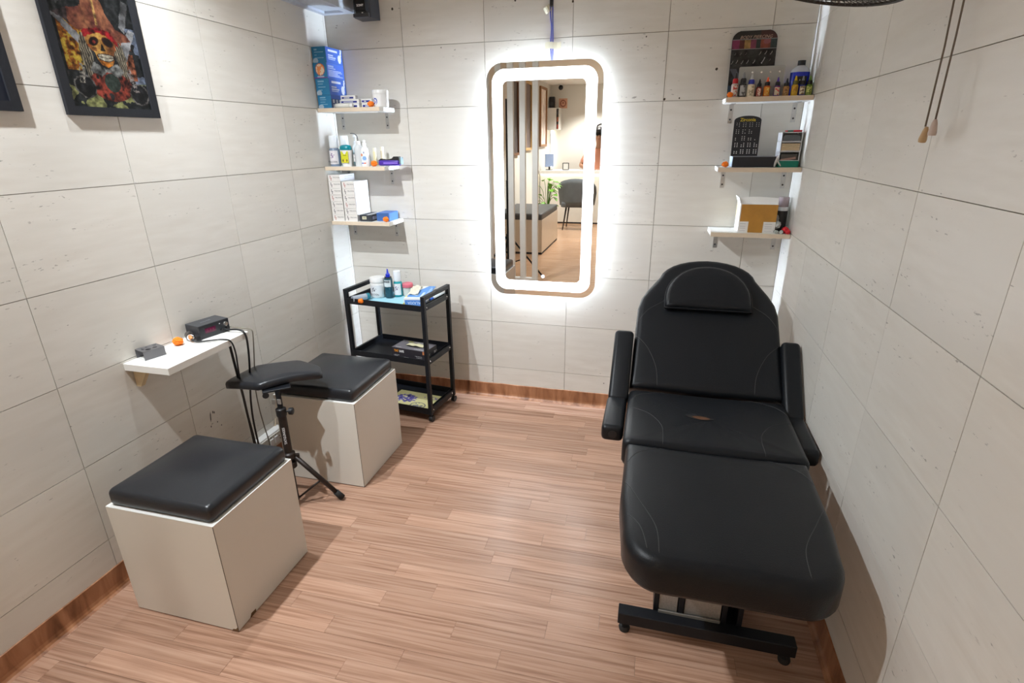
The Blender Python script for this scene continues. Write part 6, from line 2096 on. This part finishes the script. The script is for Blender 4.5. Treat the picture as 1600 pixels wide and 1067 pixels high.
b = bmesh.new(); bmesh.ops.create_uvsphere(b, u_segments=16, v_segments=10, radius=0.045)
link_mesh('dome', b, M_BLACKP, t, (0, 0, -0.062), smooth=True)
t = thing('desk_monitor', 'pale blue tablet screen at the left end of the reception desk, seen in the mirror', 'screen', (-1.74, -7.72, 0.9805), math.radians(-60))
box('panel', -0.12, 0.12, -0.008, 0.008, 0.06, 0.29, tint('pale blue screen glass', (0.30, 0.40, 0.60), 0.2), t, 0.004)
box('stand', -0.05, 0.05, -0.05, 0.05, 0.0, 0.012, M_BLACKP, t)
box('neck', -0.015, 0.015, -0.006, 0.006, 0.0122, 0.0598, M_BLACKP, t)
t = thing('card_stand', 'small dark framed card on the reception desk, seen in the mirror', 'card', (-1.42, -7.70, 0.9805))
b = bm_ringplate([(-0.06, 0), (0.06, 0), (0.06, 0.13), (-0.06, 0.13)], [(-0.048, 0.012), (0.048, 0.012), (0.048, 0.118), (-0.048, 0.118)], -0.008, 0.008)
for v in b.verts:
    v.co = Vector((v.co.x, v.co.z, v.co.y))
link_mesh('frame', b, M_BLACKP, t)
box('card', -0.047, 0.047, -0.003, 0.003, 0.0125, 0.1175, M_PAPER, t)
t = thing('wall_lettering', 'large dark letters on the far wall behind the person, seen in the mirror', 'sign', (-0.78, FY + 0.006, 1.62))
text('lettering', 'OO', 0.26, M_INK, t, (0, 0, 0.09), (PI / 2, 0, PI), ext=0.004)
tube('curl', catmull([(0.03, 0, 0.27), (-0.02, 0, 0.25), (-0.03, 0, 0.20), (0.02, 0, 0.20), (0.03, 0, 0.23), (-0.03, 0, 0.29)], 6), 0.010, M_INK, t, 6)

# person at the desk
def skin_mesh(name, verts, edges, radii, mat, parent=None, loc=(0, 0, 0), sub=2):
    me = bpy.data.meshes.new(name)
    me.from_pydata([tuple(v) for v in verts], edges, [])
    me.materials.append(mat)
    o = bpy.data.objects.new(name, me); COL.objects.link(o)
    o.location = loc
    if parent is not None:
        o.parent = parent
    md = o.modifiers.new('skin', 'SKIN'); md.use_smooth_shade = True
    sv = me.skin_vertices[0].data
    for i, r in enumerate(radii):
        sv[i].radius = (r, r)
    sv[0].use_root = True
    s = o.modifiers.new('sub', 'SUBSURF'); s.levels = sub; s.render_levels = sub
    return o


def add_hand(V, E, R, wrist_i, d, side):
    """Palm plus five bent fingers resting on the desk; d is the forearm direction."""
    w_ = V[wrist_i]; d = Vector((d.x, d.y, 0)).normalized(); n = Vector((-d.y, d.x, 0)) * side
    palm = len(V); V.append(w_ + d * 0.045 + Vector((0, 0, -0.004))); R.append(0.020); E.append((wrist_i, palm))
    for k, (off, L) in enumerate(((0.030, 0.065), (0.010, 0.075), (-0.010, 0.070), (-0.030, 0.055))):
        a = len(V); V.append(V[palm] + d * 0.035 + n * off * 0.8); R.append(0.010); E.append((palm, a))
        b_ = len(V); V.append(V[a] + d * L * 0.5 + n * off * 0.2 + Vector((0, 0, -0.004))); R.append(0.0085); E.append((a, b_))
        c = len(V); V.append(V[b_] + d * L * 0.45 + Vector((0, 0, -0.014))); R.append(0.0075); E.append((b_, c))
    a = len(V); V.append(w_ + d * 0.03 + n * 0.032); R.append(0.011); E.append((wrist_i, a))
    b_ = len(V); V.append(V[a] + d * 0.04 + n * 0.022 + Vector((0, 0, -0.008))); R.append(0.009); E.append((a, b_))


PXC, PYC = -0.84, -8.16
V = [Vector(p) for p in ((0, 0, 0.55), (0, 0.02, 0.80), (0, 0.06, 1.05), (0, 0.10, 1.24), (0, 0.12, 1.36), (0, 0.145, 1.44), (0, 0.165, 1.53), (0, 0.175, 1.61))]
Rr = [0.15, 0.135, 0.150, 0.145, 0.07, 0.055, 0.082, 0.078]
Ed = [(i, i + 1) for i in range(7)]
for s in (-1, 1):
    sh = len(V); V.append(Vector((s * 0.19, 0.10, 1.29))); Rr.append(0.065); Ed.append((3, sh))
    el = len(V); V.append(Vector((s * 0.34, 0.19, 1.045))); Rr.append(0.045); Ed.append((sh, el))
    fa = len(V); V.append(Vector((s * 0.22, 0.32, 1.02))); Rr.append(0.036); Ed.append((el, fa))
    wr_ = len(V); V.append(Vector((s * 0.13, 0.40, 1.005))); Rr.append(0.026); Ed.append((fa, wr_))
    add_hand(V, Ed, Rr, wr_, V[wr_] - V[fa], s)
    hp = len(V); V.append(Vector((s * 0.10, 0.03, 0.54))); Rr.append(0.10); Ed.append((0, hp))
    kn = len(V); V.append(Vector((s * 0.14, 0.33, 0.52))); Rr.append(0.062); Ed.append((hp, kn))
    an = len(V); V.append(Vector((s * 0.14, 0.30, 0.10))); Rr.append(0.042); Ed.append((kn, an))
    to = len(V); V.append(Vector((s * 0.15, 0.46, 0.045))); Rr.append(0.035); Ed.append((an, to))
M_SKIN = tint('warm skin', (0.42, 0.22, 0.13), 0.5)
person = thing('person', 'person in a salmon shirt leaning on the reception desk, seen in the mirror', 'person', (PXC, PYC, 0))
body = skin_mesh('body', V, Ed, Rr, M_SKIN, person)
Vs = [V[0] + Vector((0, 0, -0.02)), V[1], V[2], V[3], V[4]]
Rs = [0.165, 0.152, 0.165, 0.158, 0.082]
Es = [(0, 1), (1, 2), (2, 3), (3, 4)]
for s in (-1, 1):
    a = len(Vs); Vs.append(Vector((s * 0.19, 0.10, 1.29))); Rs.append(0.078); Es.append((3, a))
    b_ = len(Vs); Vs.append(Vector((s * 0.325, 0.18, 1.075))); Rs.append(0.060); Es.append((a, b_))
skin_mesh('shirt', Vs, Es, Rs, tint('salmon cotton', (0.66, 0.30, 0.19), 0.8), person)
b = bmesh.new(); bmesh.ops.create_uvsphere(b, u_segments=20, v_segments=14, radius=1)
for v in b.verts:
    v.co = Vector((v.co.x * 0.094, v.co.y * 0.105, v.co.z * 0.105))
for v in b.verts:
    if v.co.y > 0.045 and v.co.z < 0.045:
        v.co.y = 0.045 + (v.co.y - 0.045) * 0.2
    if v.co.z < -0.03:
        v.co.z = -0.03 + (v.co.z + 0.03) * 0.4
link_mesh('hair', b, tint('black hair', (0.012, 0.010, 0.009), 0.5), person, (0, 0.150, 1.635), (-0.15, 0, 0), smooth=True)
for s in (-1, 1):
    b = bmesh.new(); bmesh.ops.create_uvsphere(b, u_segments=10, v_segments=8, radius=0.011)
    link_mesh('eye', b, tint('dark eye', (0.02, 0.015, 0.012), 0.2), person, (s * 0.030, 0.238, 1.585), smooth=True)
    b = bmesh.new(); bmesh.ops.create_uvsphere(b, u_segments=10, v_segments=8, radius=1)
    for v in b.verts:
        v.co = Vector((v.co.x * 0.008, v.co.y * 0.018, v.co.z * 0.028))
    link_mesh('ear', b, M_SKIN, person, (s * 0.083, 0.165, 1.565), smooth=True)
b = bm_prism([(-0.013, 0), (0.013, 0), (0.007, 0.022), (0, 0.026), (-0.007, 0.022)], 0, 0.042)
for v in b.verts:
    if v.co.z > 0.02:
        v.co.x *= 0.5; v.co.y *= 0.35
link_mesh('nose', b, M_SKIN, person, (0, 0.240, 1.545), smooth=False)
box('mouth', -0.022, 0.022, 0.236, 0.243, 1.516, 1.524, tint('lips', (0.35, 0.12, 0.10), 0.5), person, 0.003)
t = thing('office_stool', 'dark stool under the person behind the desk, seen in the mirror', 'stool', (PXC, PYC, 0))
lathe('seat', [(0.17, 0.36), (0.19, 0.37), (0.19, 0.41), (0.17, 0.42)], M_BLACKP, t)
lathe('post', [(0.02, 0.04), (0.02, 0.3598)], M_BLACKM, t)
lathe('foot', [(0.16, 0.0), (0.16, 0.015), (0.03, 0.0398)], M_BLACKM, t)
